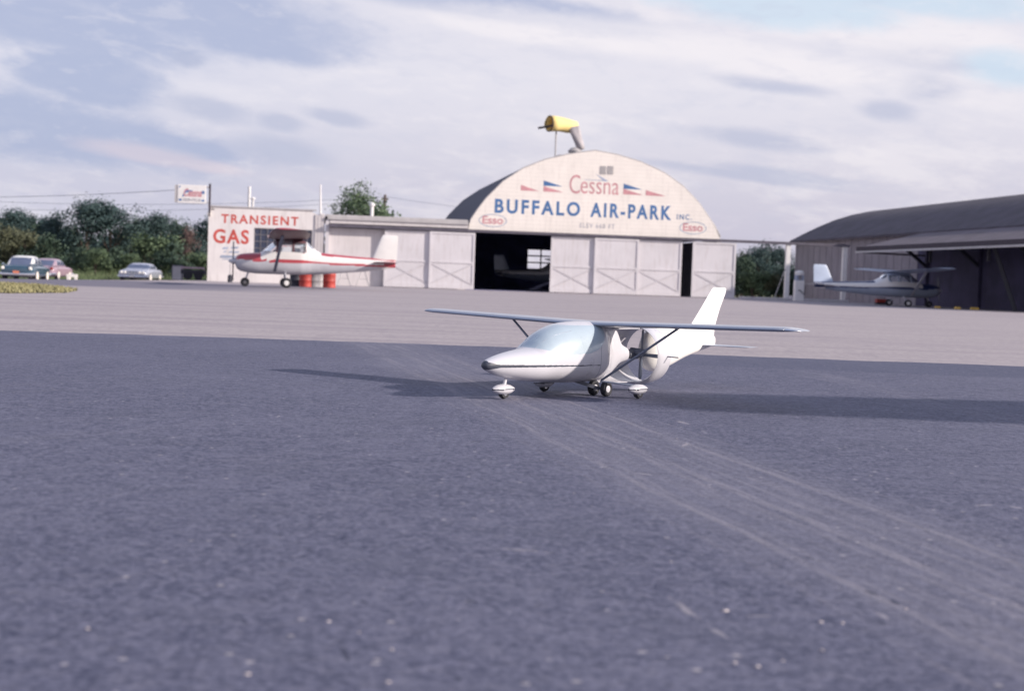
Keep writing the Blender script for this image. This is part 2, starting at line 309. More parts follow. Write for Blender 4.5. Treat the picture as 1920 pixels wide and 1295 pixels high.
def apron_material():
    m, t, b = ground_mat('apron_pale')
    pos = t.nodes.new('ShaderNodeTexCoord').outputs['Object']
    s = t.nodes.new('ShaderNodeSeparateXYZ'); L(t, pos, s.inputs[0]); X, Y = s.outputs[0], s.outputs[1]
    grain = NOISE(t, pos, 14, 6, 0.7); big = NOISE(t, pos, 0.25, 5, 0.55)
    st = NOISE(t, XYZ(t, M(t, 'MULTIPLY', X, 0.09), M(t, 'MULTIPLY', Y, 1.3), 0.0), 1.0, 6, 0.6, 0.6)
    cc = MIX(t, RAMP(t, grain, 0.25, 0.75), (0.300, 0.266, 0.280), (0.470, 0.416, 0.420))
    cc = MIX(t, M(t, 'MULTIPLY', RAMP(t, st, 0.46, 0.70), 0.50), cc, (0.235, 0.205, 0.240))
    fg = NOISE(t, XYZ(t, M(t, 'MULTIPLY', X, 3.0), M(t, 'MULTIPLY', Y, 1.2), 3.0), 1.0, 6, 0.7)
    cc = MIX(t, M(t, 'MULTIPLY', RAMP(t, fg, 0.50, 0.70), 0.35), cc, (0.215, 0.190, 0.225))
    cc = MIX(t, M(t, 'MULTIPLY', RAMP(t, big, 0.45, 0.75), 0.35), cc, (0.41, 0.36, 0.38))
    # darker band far left
    far_band = M(t, 'MULTIPLY', M(t, 'MULTIPLY', RAMP(t, M(t, 'ADD', Y, M(t, 'MULTIPLY', big, 5.0)), 43.5, 47.0), RAMP(t, M(t, 'SUBTRACT', 68.0, Y), 0.0, 4.0)), RAMP(t, M(t, 'SUBTRACT', -5.0, X), 0.0, 7.0))
    cc = MIX(t, M(t, 'MULTIPLY', far_band, 0.75), cc, (0.115, 0.115, 0.165))
    # brown dirt along the foot of the hangar
    L(t, cc, b.inputs['Base Color']); b.inputs['Roughness'].default_value = 0.92; b.inputs['Specular IOR Level'].default_value = 0.2
    bp = t.nodes.new('ShaderNodeBump'); bp.inputs['Strength'].default_value = 0.3; bp.inputs['Distance'].default_value = 0.01
    L(t, grain, bp.inputs['Height']); L(t, bp.outputs[0], b.inputs['Normal'])
    return m
def grass_ground_material():
    m, t, b = ground_mat('grass_soil')
    pos = t.nodes.new('ShaderNodeTexCoord').outputs['Object']
    a = NOISE(t, pos, 1.2, 6, 0.65); c0 = NOISE(t, pos, 0.12, 4)
    cc = MIX(t, RAMP(t, a, 0.3, 0.7), (0.075, 0.095, 0.055), (0.20, 0.20, 0.11))
    cc = MIX(t, M(t, 'MULTIPLY', RAMP(t, c0, 0.45, 0.7), 0.4), cc, (0.24, 0.22, 0.13))
    L(t, cc, b.inputs['Base Color']); b.inputs['Roughness'].default_value = 0.95
    bp = t.nodes.new('ShaderNodeBump'); bp.inputs['Strength'].default_value = 0.5; bp.inputs['Distance'].default_value = 0.05
    L(t, a, bp.inputs['Height']); L(t, bp.outputs[0], b.inputs['Normal'])
    return m
m_asphalt = asphalt_material(); m_apron = apron_material(); m_soil = grass_ground_material()
m_gravel = mat('gravel_drive', (0.34, 0.30, 0.32), 0.95, 0.2, 2)
m_dirt = mat('dirt_strip', (0.23, 0.19, 0.19), 0.95, 0.3, 1.5)
m_blade = leafmat('dry_grass_blades', (0.27, 0.25, 0.135), 0.25)
m_blade2 = leafmat('green_grass_blades', (0.12, 0.16, 0.08), 0.35)

# ------------------------------------------------------------------ helpers
def tag(o, label=None, cat=None, group=None, kind=None):
    if label: o['label'] = label
    if cat: o['category'] = cat
    if group: o['group'] = group
    if kind: o['kind'] = kind
    return o
def empty(name, loc=(0, 0, 0), rz=0.0, label=None, cat=None, group=None):
    o = bpy.data.objects.new(name, None); col.objects.link(o); o.location = loc; o.rotation_euler = (0, 0, rz)
    o.empty_display_size = 0.2
    return tag(o, label, cat, group)
def link_mesh(name, me, m, parent=None, smooth=False):
    o = bpy.data.objects.new(name, me); col.objects.link(o)
    ms = m if isinstance(m, (list, tuple)) else [m]
    if not me.materials:
        for mm in ms: me.materials.append(mm)
    if parent: o.parent = parent
    if smooth:
        me.polygons.foreach_set('use_smooth', [True] * len(me.polygons))
    return o
class MB:
    """collects simple solids of ONE part"""
    def __init__(s): s.v = []; s.f = []; s.mi = []
    def add(s, vs, fs, mi=0):
        n = len(s.v); s.v += [tuple(x) for x in vs]; s.f += [tuple(i + n for i in f) for f in fs]; s.mi += [mi] * len(fs); return s
    def box(s, x0, x1, y0, y1, z0, z1, mi=0):
        vs = [(x, y, z) for z in (z0, z1) for y in (y0, y1) for x in (x0, x1)]
        return s.add(vs, [(0, 2, 3, 1), (4, 5, 7, 6), (0, 1, 5, 4), (2, 6, 7, 3), (0, 4, 6, 2), (1, 3, 7, 5)], mi)
    def tube(s, pts, rad, n=10, mi=0, cap=True):
        pts = [Vector(p) for p in pts]; rad = rad if isinstance(rad, (list, tuple)) else [rad] * len(pts)
        rings = []; up = None
        for i, p in enumerate(pts):
            d = (pts[min(i + 1, len(pts) - 1)] - pts[max(i - 1, 0)]).normalized()
            if up is None: up = Vector((0, 0, 1)) if abs(d.z) < 0.9 else Vector((1, 0, 0))
            a = d.cross(up).normalized(); b = a.cross(d).normalized(); up = b
            rings.append([p + (a * math.cos(2 * math.pi * k / n) + b * math.sin(2 * math.pi * k / n)) * rad[i] for k in range(n)])
        vs = [v for r in rings for v in r]; fs = []
        for i in range(len(pts) - 1):
            for k in range(n):
                k2 = (k + 1) % n; fs.append((i * n + k, i * n + k2, (i + 1) * n + k2, (i + 1) * n + k))
        if cap: fs.append(tuple(reversed(range(n)))); fs.append(tuple(range((len(pts) - 1) * n, len(pts) * n)))
        return s.add(vs, fs, mi)
    def bar(s, a, b, w, h, mi=0):
        a = Vector(a); b = Vector(b); d = (b - a).normalized()
        up = Vector((0, 0, 1)) if abs(d.z) < 0.95 else Vector((0, 1, 0))
        x = d.cross(up).normalized() * w / 2; y = x.normalized().cross(d) * h / 2
        vs = [p + sx * x + sy * y for p in (a, b) for sx, sy in ((-1, -1), (1, -1), (1, 1), (-1, 1))]
        return s.add(vs, [(3, 2, 1, 0), (4, 5, 6, 7), (0, 1, 5, 4), (1, 2, 6, 5), (2, 3, 7, 6), (3, 0, 4, 7)], mi)
    def prism(s, pts2, y0, y1, mi=0):      # polygon in x,z extruded along y
        n = len(pts2); vs = [(x, y0, z) for x, z in pts2] + [(x, y1, z) for x, z in pts2]
        fs = [tuple(range(n)), tuple(reversed(range(n, 2 * n)))] + [(k, n + k, n + (k + 1) % n, (k + 1) % n) for k in range(n)]
        return s.add(vs, fs, mi)
    def lathe(s, prof, axis='z', n=28, c=(0, 0, 0), mi=0):
        # prof: (r, h) list; revolve about the axis
        c = Vector(c); rows = []
        for r, h in prof:
            row = []
            for k in range(n):
                a = 2 * math.pi * k / n; p, q = r * math.cos(a), r * math.sin(a)
                row.append(c + (Vector((p, q, h)) if axis == 'z' else Vector((h, p, q)) if axis == 'x' else Vector((p, h, q))))
            rows.append(row)
        vs = [v for r in rows for v in r]; fs = []
        for i in range(len(prof) - 1):
            for k in range(n):
                k2 = (k + 1) % n; fs.append((i * n + k, i * n + k2, (i + 1) * n + k2, (i + 1) * n + k))
        return s.add(vs, fs, mi)
    def build(s, name, m, parent=None, smooth=False, bevel=0.0, sub=0):
        me = bpy.data.meshes.new(name); me.from_pydata(s.v, [], s.f); me.update()
        bm = bmesh.new(); bm.from_mesh(me); bmesh.ops.remove_doubles(bm, verts=bm.verts, dist=1e-6)
        bmesh.ops.recalc_face_normals(bm, faces=bm.faces)
        bm.to_mesh(me); bm.free()
        o = link_mesh(name, me, m, parent, smooth)
        if len(me.polygons) == len(s.mi): me.polygons.foreach_set('material_index', s.mi)
        if smooth:
            try: me.set_sharp_from_angle(angle=R(38))
            except Exception: pass
        if bevel:
            b = o.modifiers.new('bevel', 'BEVEL'); b.width = bevel; b.segments = 2; b.limit_method = 'ANGLE'
        return o
def cpx(xs, ys, x):      # smooth monotone-ish cubic interpolation
    xs = np.asarray(xs, float); ys = np.asarray(ys, float); x = np.asarray(x, float)
    h = np.diff(xs); d = np.diff(ys) / h; m = np.zeros_like(ys)
    m[0] = d[0]; m[-1] = d[-1]
    for i in range(1, len(xs) - 1):
        m[i] = 0 if d[i - 1] * d[i] <= 0 else 2 * d[i - 1] * d[i] / (d[i - 1] + d[i])
    i = np.clip(np.searchsorted(xs, x) - 1, 0, len(xs) - 2); t = (x - xs[i]) / h[i]
    return ((2*t**3-3*t**2+1)*ys[i] + (t**3-2*t**2+t)*h[i]*m[i] + (-2*t**3+3*t**2)*ys[i+1] + (t**3-t**2)*h[i]*m[i+1])
def loft(st, nx, nc, classify, parts, parent, smooth=True, xs=None):
    """st rows: (x, z_bottom, z_top, half_width, z_widest, exponent); classify(x,y,z)->(key, material index); parts: key -> (name, [materials])"""
    st = sorted(st); A = np.array(st); X = xs if xs is not None else np.linspace(A[0, 0], A[-1, 0], nx)
    zb, zt, w, zm, ex = [cpx(A[:, 0], A[:, i], X) for i in range(1, 6)]
    th = np.linspace(0, 2 * math.pi, nc, endpoint=False)
    V = np.zeros((len(X), nc, 3))
    c, s_ = np.cos(th), np.sin(th)
    for i in range(len(X)):
        e = 2.0 / ex[i]
        V[i, :, 0] = X[i]
        V[i, :, 1] = w[i] * np.sign(c) * np.abs(c) ** e
        zz = np.sign(s_) * np.abs(s_) ** e
        V[i, :, 2] = zm[i] + np.where(zz > 0, zz * (zt[i] - zm[i]), zz * (zm[i] - zb[i]))
    groups = {}
    for i in range(len(X) - 1):
        for k in range(nc):
            k2 = (k + 1) % nc; q = (V[i, k], V[i + 1, k], V[i + 1, k2], V[i, k2]); ce = (q[0] + q[1] + q[2] + q[3]) / 4
            key, mi = classify(*ce); groups.setdefault(key, []).append(((i * nc + k, (i + 1) * nc + k, (i + 1) * nc + k2, i * nc + k2), mi))
    for end, i in ((0, 0), (1, len(X) - 1)):
        f = [i * nc + k for k in range(nc)]; ce = V[i].mean(0); key, mi = classify(*ce)
        groups.setdefault(key, []).append((tuple(f if end == 0 else reversed(f)), mi))
    flat = V.reshape(-1, 3); out = {}
    for key, fl in groups.items():
        name, ms = parts[key]; used = sorted({v for f, _ in fl for v in f}); idx = {v: n for n, v in enumerate(used)}
        me = bpy.data.meshes.new(name); me.from_pydata([tuple(flat[v]) for v in used], [], [tuple(idx[v] for v in f) for f, _ in fl]); me.update()
        o = link_mesh(name, me, ms, parent, smooth); me.polygons.foreach_set('material_index', [mi for _, mi in fl]); out.setdefault(key, o)
    return out
def airfoil(n=14, t=0.12):
    up = []; lo = []
    for i in range(n + 1):
        x = 0.5 * (1 - math.cos(math.pi * i / n))
        y = 5 * t * (0.2969 * math.sqrt(x) - 0.126 * x - 0.3516 * x * x + 0.2843 * x ** 3 - 0.1015 * x ** 4)
        up.append((x, y)); lo.append((x, -y * 0.7))
    return up + lo[-2:0:-1]
def wing_mesh(stations, t, vertical=False):
    """stations: (span pos, leading edge x, chord, height, thickness factor); x is forward, leading edge at x, chord runs back"""
    af = airfoil(14, t); n = len(af); mb = MB(); vs = []
    for s_, le, ch, z, tf in stations:
        for ax, ay in af:
            if vertical: vs.append((le - ax * ch, ay * ch * tf, s_))
            else: vs.append((le - ax * ch, s_, z + ay * ch * tf))
    fs = []
    for i in range(len(stations) - 1):
        for k in range(n):
            k2 = (k + 1) % n; fs.append((i * n + k, i * n + k2, (i + 1) * n + k2, (i + 1) * n + k))
    fs.append(tuple(range(n))); fs.append(tuple(reversed(range((len(stations) - 1) * n, len(stations) * n))))
    mb.add(vs, fs); return mb
def children(o): return [c for c in bpy.data.objects if c.parent == o]
def copy_tree(o, parent=None, swap=None):
    c = o.copy(); col.objects.link(c); c.parent = parent
    for ch in children(o): copy_tree(ch, c)
    return c
def text(body, name, m, parent, x0, x1, z0, z1, y, bold=0.0, shear=0.0, space=1.0, spread=None, thick=0.004):
    """letters cut from the built-in typeface, fitted to the rectangle x0..x1, z0..z1 on the plane y (facing -y)"""
    cu = bpy.data.curves.new('letters', 'FONT'); cu.body = body; cu.size = 1.0; cu.offset = bold; cu.shear = shear
    cu.space_character = space; cu.extrude = 0.01; cu.resolution_u = 4
    to = bpy.data.objects.new('letters', cu); col.objects.link(to); bpy.context.view_layer.update()
    me = bpy.data.meshes.new_from_object(to.evaluated_get(bpy.context.evaluated_depsgraph_get()))
    bpy.data.objects.remove(to); bpy.data.curves.remove(cu)
    co = np.zeros(len(me.vertices) * 3); me.vertices.foreach_get('co', co); co = co.reshape(-1, 3)
    a, b = co.min(0), co.max(0); out = np.zeros_like(co)
    out[:, 0] = x0 + (co[:, 0] - a[0]) / (b[0] - a[0]) * (x1 - x0)
    out[:, 2] = z0 + (co[:, 1] - a[1]) / (b[1] - a[1]) * (z1 - z0)
    out[:, 1] = y - (co[:, 2] - a[2]) / (b[2] - a[2]) * thick
    me.vertices.foreach_set('co', out.reshape(-1)); me.materials.clear(); me.update(); me.name = name
    return link_mesh(name, me, m, parent)

# ------------------------------------------------------------------ terrain and paving
def ss(x): x = max(0.0, min(1.0, x)); return x * x * (3 - 2 * x)
def gz(x, y):
    a = ss((-x - 19.0) / 6.0)
    return a * (-0.42 * ss((y - 52) / 22) + 0.85 * ss((y - 101) / 9))
def sheet(name, xs, ys, dz, m, inside=None, kind='structure'):
    vs = [(x, y, gz(x, y) + dz) for y in ys for x in xs]; nx = len(xs); fs = []
    for j in range(len(ys) - 1):
        for i in range(nx - 1):
            if inside and not inside((xs[i] + xs[i + 1]) / 2, (ys[j] + ys[j + 1]) / 2): continue
            fs.append((j * nx + i, j * nx + i + 1, (j + 1) * nx + i + 1, (j + 1) * nx + i))
    me = bpy.data.meshes.new(name); me.from_pydata(vs, [], fs); me.update()
    if inside:
        bm = bmesh.new(); bm.from_mesh(me); bmesh.ops.delete(bm, geom=[v for v in bm.verts if not v.link_faces], context='VERTS'); bm.to_mesh(me); bm.free()
    o = link_mesh(name, me, m, None, True); o['kind'] = kind; return o
def frange(a, b, n): return [a + (b - a) * i / n for i in range(n + 1)]
sheet('ground', [-3000, -800, -200] + frange(-90, 90, 90) + [200, 800, 3000], [-800, -100, -12] + frange(0, 160, 80) + [300, 900, 4000], -0.04, m_soil)
# paved apron in front of the hangars
sheet('apron', frange(-90, 90, 90), frange(10, 96, 43), 0.0, m_apron)
# near asphalt: front edge at y about 12.4 with a slightly wandering edge
vs, fs = [], []
nxe = 260
for i in range(nxe + 1):
    x = -26 + 52 * i / nxe
    e = 12.62 - 0.012 * x + 0.028 * math.sin(x * 1.7) + 0.022 * math.sin(x * 5.1 + 1) + rnd.uniform(-0.035, 0.035)
    if abs(x) < 9: e += 0.25 * math.exp(-((x + 0.6) / 2.6) ** 2)
    vs += [(x, -14, 0.004), (x, 6, 0.004), (x, e, 0.004)]
for i in range(nxe):
    for k in range(2): fs.append((i * 3 + k, (i + 1) * 3 + k, (i + 1) * 3 + k + 1, i * 3 + k + 1))
me = bpy.data.meshes.new('asphalt'); me.from_pydata(vs, [], fs); link_mesh('asphalt', me, m_asphalt)['kind'] = 'structure'

# grass verge far left (island of dry grass beyond the apron)
def in_poly(x, y, P):
    c = False; j = len(P) - 1
    for i in range(len(P)):
        if (P[i][1] > y) != (P[j][1] > y) and x < (P[j][0] - P[i][0]) * (y - P[i][1]) / (P[j][1] - P[i][1]) + P[i][0]: c = not c
        j = i
    return c
VERGE = [(-60, 27.0), (-10.2, 28.8), (-9.9, 31.5), (-10.6, 34.5), (-12.1, 38.0), (-14.0, 41.0), (-17.5, 43.0), (-60, 44.0)]
me = bpy.data.meshes.new('verge'); me.from_pydata([(x, y, 0.012) for x, y in VERGE], [], [tuple(range(len(VERGE)))])
link_mesh('verge', me, mat('verge_turf', (0.22, 0.20, 0.11), 0.95, 0.35, 1.5))['kind'] = 'structure'
def grass(name, poly, n, bb, hh, m, dens=None, z0=0.0, label=''):
    vs, fs = [], []; k = 0; r = random.Random(5)
    while k < n:
        x = r.uniform(bb[0], bb[1]); y = r.uniform(bb[2], bb[3])
        if not in_poly(x, y, poly): continue
        z = gz(x, y) + z0; h = hh * r.uniform(0.4, 1.3); a = r.uniform(0, math.pi); w = 0.022 + 0.012 * r.random()
        dx, dy = math.cos(a) * w, math.sin(a) * w; lx, ly = r.uniform(-.5, .5) * h, r.uniform(-.5, .5) * h
        b = len(vs); vs += [(x - dx, y - dy, z), (x + dx, y + dy, z), (x + lx, y + ly, z + h)]; fs.append((b, b + 1, b + 2)); k += 1
    me = bpy.data.meshes.new(name); me.from_pydata(vs, [], fs); o = link_mesh(name, me, m); tag(o, label, 'grass', kind='stuff')
grass('grass', VERGE, 26000, (-24, -9.5, 28, 45), 0.085, m_blade, label='dry yellow green grass on the verge at the left')
BANK = [(-60, 98), (-19.5, 97), (-20, 104), (-21, 112), (-60, 116)]
grass('grass', BANK, 16000, (-50, -19, 96, 116), 0.38, m_blade2, label='long green grass on the bank behind the parked cars')
me = bpy.data.meshes.new('gravel_drive')
GD = [(-31.5, 72), (-23.5, 72), (-19.5, 82), (-22.0, 94), (-27.5, 94), (-28.5, 84)]
def poly_sheet(name, P, dz, m, step=1.0):
    xs = [p[0] for p in P]; ys = [p[1] for p in P]
    nx = max(1, int((max(xs) - min(xs)) / step)); ny = max(1, int((max(ys) - min(ys)) / step))
    return sheet(name, frange(min(xs), max(xs), nx), frange(min(ys), max(ys), ny), dz, m, lambda x, y: in_poly(x, y, P))
poly_sheet('gravel_drive', GD, 0.03, m_gravel, 0.5)

# ------------------------------------------------------------------ hangar block: shared frame
# local x runs along the facade, local y into the building
SL = 0.144; RZ = math.atan(SL); F0 = 85.0
def s_of(px, py=480):            # distance along the facade line seen at a pixel
    d = ray(px, py); X = F0 * (d.x / d.y) / (1 - SL * d.x / d.y); return X * math.sqrt(1 + SL * SL)
def z_of(px, py):
    d = ray(px, py); k = d.x / d.y; Y = F0 / (1 - SL * k); return CAM_H + d.z / d.y * Y
def fr(px0, py0, px1, py1): return s_of(px0, py0), s_of(px1, py1), z_of(px1, py1), z_of(px0, py0)

# --- arched hangar
hg = empty('arched_hangar', (0, F0, 0), RZ, 'cream arched-roof hangar with blue AIR-PARK lettering and white sliding doors', 'hangar')
prof_zoom = [(128, 790), (145, 720), (190, 655), (240, 590), (350, 480), (480, 395), (620, 340), (760, 308), (850, 294), (940, 283), (1080, 310), (1230, 355), (1380, 425), (1500, 510), (1600, 615), (1700, 760), (1740, 835)]
PROF = []
for zx, zy in prof_zoom:
    px, py = 840 + zx / 3.407, 200 + zy / 3.407; PROF.append((s_of(px, py), z_of(px, py)))
Z_DOOR = 3.40
cx = 0.5 * (PROF[0][0] + PROF[-1][0]); pk = max(z for _, z in PROF)
fac = MB(); poly = [(PROF[0][0], Z_DOOR + 0.12)] + PROF[1:-1] + [(PROF[-1][0], Z_DOOR + 0.12)]
fac.prism(poly, -0.10, 0.10); fac.build('front_wall', m_facade, hg)
# roof vault behind the front wall, with a small overhang
DEP = 22.0
rf = MB(); outer = [(x + (x - cx) * 0.004, z + 0.03) for x, z in PROF]; inner = [(x - (x - cx) * 0.01, z - 0.12) for x, z in PROF]
n = len(PROF); vs = [(x, 0.104, z) for x, z in outer] + [(x, DEP, z) for x, z in outer] + [(x, 0.104, z) for x, z in inner] + [(x, DEP, z) for x, z in inner]
fs = []
for i in range(n - 1):
    fs += [(i, i + 1, n + i + 1, n + i), (2 * n + i, 3 * n + i, 3 * n + i + 1, 2 * n + i + 1), (i, 2 * n + i, 2 * n + i + 1, i + 1), (n + i, n + i + 1, 3 * n + i + 1, 3 * n + i)]
fs += [(0, n, 3 * n, 2 * n), (n - 1, 3 * n - 1, 4 * n - 1, 2 * n - 1)]
rf.add(vs, fs); rf.build('roof', m_roof, hg)
XL, XR = PROF[0][0], PROF[-1][0]
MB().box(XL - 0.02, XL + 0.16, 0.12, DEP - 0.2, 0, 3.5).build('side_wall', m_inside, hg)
MB().box(XR - 0.16, XR + 0.10, 0.12, DEP - 0.2, 0, 3.5).build('side_wall', m_doorw, hg)
# rear wall with a real window opening
wx0, wx1, wz0, wz1 = 4.05, 7.2, 1.55, 3.05
bw = MB(); yb0, yb1 = DEP - 0.2, DEP
bw.box(XL, wx0, yb0, yb1, 0, 3.5).box(wx1, XR, yb0, yb1, 0, 3.5).box(wx0, wx1, yb0, yb1, 0, wz0).box(wx0, wx1, yb0, yb1, wz1, 3.5)
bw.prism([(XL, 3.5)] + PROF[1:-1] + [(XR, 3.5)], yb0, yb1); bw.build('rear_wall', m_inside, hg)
wn = MB()
for i in range(4): x = wx0 + (wx1 - wx0) * i / 3; wn.box(x - 0.05, x + 0.05, yb0 - 0.05, yb0 - 0.002, wz0, wz1)
for i in range(4): z = wz0 + (wz1 - wz0) * i / 3; wn.box(wx0 + 0.051, wx1 - 0.051, yb0 - 0.04, yb0 + 0.0, z - 0.05, z + 0.05)
wn.build('rear_window', m_timber, hg)
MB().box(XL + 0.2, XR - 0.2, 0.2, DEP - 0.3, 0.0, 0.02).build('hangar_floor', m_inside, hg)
# door posts between openings and the strip above doors
def sx(px): return s_of(px, 500)
# sliding doors: frame, inset boards, rail and X brace
def sliding_door(px0, px1, yoff, parent, z1=Z_DOOR - 0.04, z0=0.03):
    a, b = sx(px0), sx(px1)
    pan = MB().box(a, b, yoff - 0.03, yoff + 0.03, z0, z1).build('sliding_door', m_doorw, parent)
    f = MB(); t = 0.13; y0, y1 = yoff - 0.065, yoff - 0.032
    f.box(a, a + t, y0, y1, z0, z1).box(b - t, b, y0, y1, z0, z1).box(a + t, b - t, y0, y1, z1 - t, z1).box(a + t, b - t, y0, y1, z0, z0 + 0.24)
    zm = z0 + 0.45 * (z1 - z0); f.box(a + t, b - t, y0, y1, zm, zm + 0.11)
    f.build('door_frame', m_doorw, pan)
    br = MB(); zb = z0 + 0.25
    br.bar((a + t, yoff - 0.042, zm - 0.04), (b - t, yoff - 0.042, zb + 0.04), 0.018, 0.11)
    br.bar((a + t, yoff - 0.053, zb + 0.04), (b - t, yoff - 0.053, zm - 0.04), 0.012, 0.08)
    br.build('cross_brace', m_doortrim, pan)
    return pan
for p0, p1, yo in ((1030, 1113, -0.30), (1111, 1194, -0.40), (1191, 1275, -0.30), (1294, 1375, -0.40)): sliding_door(p0, p1, yo, hg)
# signs painted on the front wall
Y1 = -0.103
def sgn(body, name, px0, py0, px1, py1, m, **k):
    a, b = s_of(px0, (py0 + py1) / 2), s_of(px1, (py0 + py1) / 2); pm = (px0 + px1) / 2
    z0, z1 = z_of(pm, py1), z_of(pm, py0); return text(body, name, m, hg, a, b, z0, z1, Y1, **k)
Q = lambda zx, zy: (840 + zx / 3.407, 200 + zy / 3.407)
def lettering_row(body, m, a0, a1, cap, bold, name):
    """spaced capitals from point a0 (left, middle) to a1 (right, middle)"""
    x0, x1 = s_of(*a0), s_of(*a1); zc = 0.5 * (z_of(*a0) + z_of(*a1))
    return text(body, name, m, hg, x0, x1, zc - cap / 2, zc + cap / 2, Y1, bold=bold, space=1.32)
pxm = [(298, 635), (840, 655)]
lettering_row('BUFFALO', m_blue, Q(298, 635), Q(842, 655), 0.86, 0.032, 'blue_lettering')
lettering_row('AIR-PARK', m_blue, Q(908, 662), Q(1424, 677), 0.86, 0.032, 'blue_lettering')
lettering_row('INC.', m_blue, Q(1460, 704), Q(1555, 707), 0.32, 0.015, 'blue_lettering')
lettering_row('ELEV 660 FT', m_greyfade, Q(840, 760), Q(1062, 765), 0.28, 0.012, 'grey_lettering')
# brand word in the middle: tall narrow letters, big first letter
a, b = s_of(*Q(775, 500)), s_of(*Q(842, 500)); text('C', 'red_lettering', m_redfade, hg, a, b, z_of(*Q(808, 556)), z_of(*Q(808, 436)), Y1, bold=-0.004)
a, b = s_of(*Q(845, 520)), s_of(*Q(1090, 520)); text('essna', 'red_lettering', m_redfade, hg, a, b, z_of(*Q(968, 560)), z_of(*Q(968, 484)), Y1, bold=-0.004)
def wedge(zx0, zx1, zy_top, zy_bot, m, up=True, name='painted_wedge'):
    x0, x1 = s_of(*Q(zx0, zy_bot)), s_of(*Q(zx1, zy_bot)); zb, zt = z_of(*Q(zx0, zy_bot)), z_of(*Q(zx0, zy_top))
    MB().prism([(x0, zb), (x1, zb), (x0, zt)], Y1 - 0.003, Y1 + 0.001).build(name, m, hg)
wedge(463, 580, 500, 536, m_redfade); wedge(608, 735, 508, 543, m_redfade); wedge(609, 730, 472, 506, m_blue)
wedge(1117, 1245, 525, 561, m_redfade); wedge(1119, 1237, 492, 526, m_blue); wedge(1260, 1390, 534, 568, m_redfade)
x0, x1 = s_of(*Q(870, 470)), s_of(*Q(1018, 470)); zc = z_of(*Q(945, 470))
MB().prism([(x0, zc - 0.01), (x1, zc - 0.05), (x1, zc), (x0, zc + 0.01)], Y1 - 0.003, Y1).prism([(x1 - 0.75, zc + 0.38), (x1 - 0.02, zc + 0.002), (x1 - 0.30, zc + 0.002)], Y1 - 0.003, Y1).build('painted_outline', m_bluefade, hg)
for zx, zy in ((285, 728), (1562, 775)):                      # oval fuel emblems
    xc, zc = s_of(*Q(zx, zy)), z_of(*Q(zx, zy)); ov = MB(); nn = 40; A, B, tt = 0.84, 0.385, 0.045; v = []; f = []
    for k in range(nn):
        an = 2 * math.pi * k / nn
        for q, yy in ((1.0, Y1), (1 - tt / A, Y1), (1.0, Y1 - 0.004), (1 - tt / A, Y1 - 0.004)): v.append((xc + A * q * math.cos(an), yy, zc + (B * q - (0.02 if q < 1 else 0)) * math.sin(an)))
    for k in range(nn):
        a4, b4 = k * 4, ((k + 1) % nn) * 4; f += [(a4 + 2, b4 + 2, b4 + 3, a4 + 3), (a4, a4 + 2, b4 + 2, b4), (a4 + 1, b4 + 1, b4 + 3, a4 + 3)]
    ov.add(v, f); em = ov.build('oval_emblem', m_bluefade, hg)
    text('Esso', 'emblem_lettering', m_redfade, em, xc - 0.62, xc + 0.62, zc - 0.20, zc + 0.27, Y1, bold=0.022)
for zx in (990, 1037):                                     # two louvred vents near the peak
    xc, zc = s_of(*Q(zx, 405)), z_of(*Q(zx, 405)); lv = MB()
    for k in range(6): z = zc - 0.25 + k * 0.085; lv.box(xc - 0.17, xc + 0.17, -0.135, -0.102, z, z + 0.06)
    lv.build('louvre_vent', m_fascia, hg)
# edge trim along the arch
tr = MB(); tr.tube([(x, -0.06, z + 0.035) for x, z in PROF], 0.035, 6); tr.build('roof_edge_trim', m_fascia, hg)
# little ridge ventilators
for zx, rr_ in ((748, 0.34), (842, 0.42)):
    px, py = Q(zx, 292); v = MB(); X = s_of(px, py); zz = pk - 0.9 if zx < 800 else pk - 0.42
    v.lathe([(0.0, 0), (rr_ * .5, 0), (rr_ * .5, 0.35), (rr_, 0.40), (rr_ * 1.05, 0.50), (rr_ * 0.6, 0.68), (0.0, 0.74)], 'z', 16, (X, 1.6, zz)); v.build('roof_ventilator', m_fascia, hg, True)

# --- the long sliding-door track with posts
trk = empty('door_track', (0, F0, 0), RZ, 'long dark door track running along the hangar fronts to posts at the right', 'door track')
xa, xb = s_of(617, 422), s_of(1588, 456)
MB().box(xa, xb, -0.52, -0.16, Z_DOOR + 0.0, Z_DOOR + 0.13).build('track_beam', m_beam, trk)
MB().box(xa, xb - 0.3, -0.50, -0.18, Z_DOOR + 0.133, Z_DOOR + 0.16).build('track_cover', m_beam, trk)
for px in (1473, 1579):
    x = sx(px); MB().box(x - 0.13, x + 0.13, -0.45, -0.2, 0, Z_DOOR - 0.003).build('post', m_whitep, trk)
x = sx(1473); MB().tube([(x - 0.1, -0.33, 2.0), (x - 0.75, -0.33, 0.1)], 0.025, 6).build('post_stay', m_fascia, trk)
# --- low wing between the office and the arched hangar
an = empty('low_hangar_wing', (0, F0, 0), RZ, 'low flat-roofed white wing with two braced sliding doors left of the arch', 'building')
x0, x1 = s_of(609, 470), XL - 0.03
MB().box(x0, sx(722), -0.02, 0.18, 0, 3.36).build('front_wall', m_annex, an)
MB().box(x0 + 0.2, x1, 11.8, 12.0, 0, 4.0).build('rear_wall', m_annex, an)
MB().box(sx(722), x1, 0.05, 0.2, 0, 3.36).build('inner_wall', m_annex, an)
MB().box(x0, x1, -0.12, 12.1, 4.0, 4.12).build('roof', m_fascia, an)
MB().box(x0 + 0.1, x1 + 0.02, -0.30, -0.02, 3.83, 3.997).build('fascia', m_fascia, an)
MB().box(x0 + 0.25, x1, -0.22, 0.1, 3.61, 3.827).build('fascia', m_annex, an)
MB().box(x0, x0 + 0.22, -0.2, 0.0, 0, 3.82).build('corner_board', m_doorw, an)
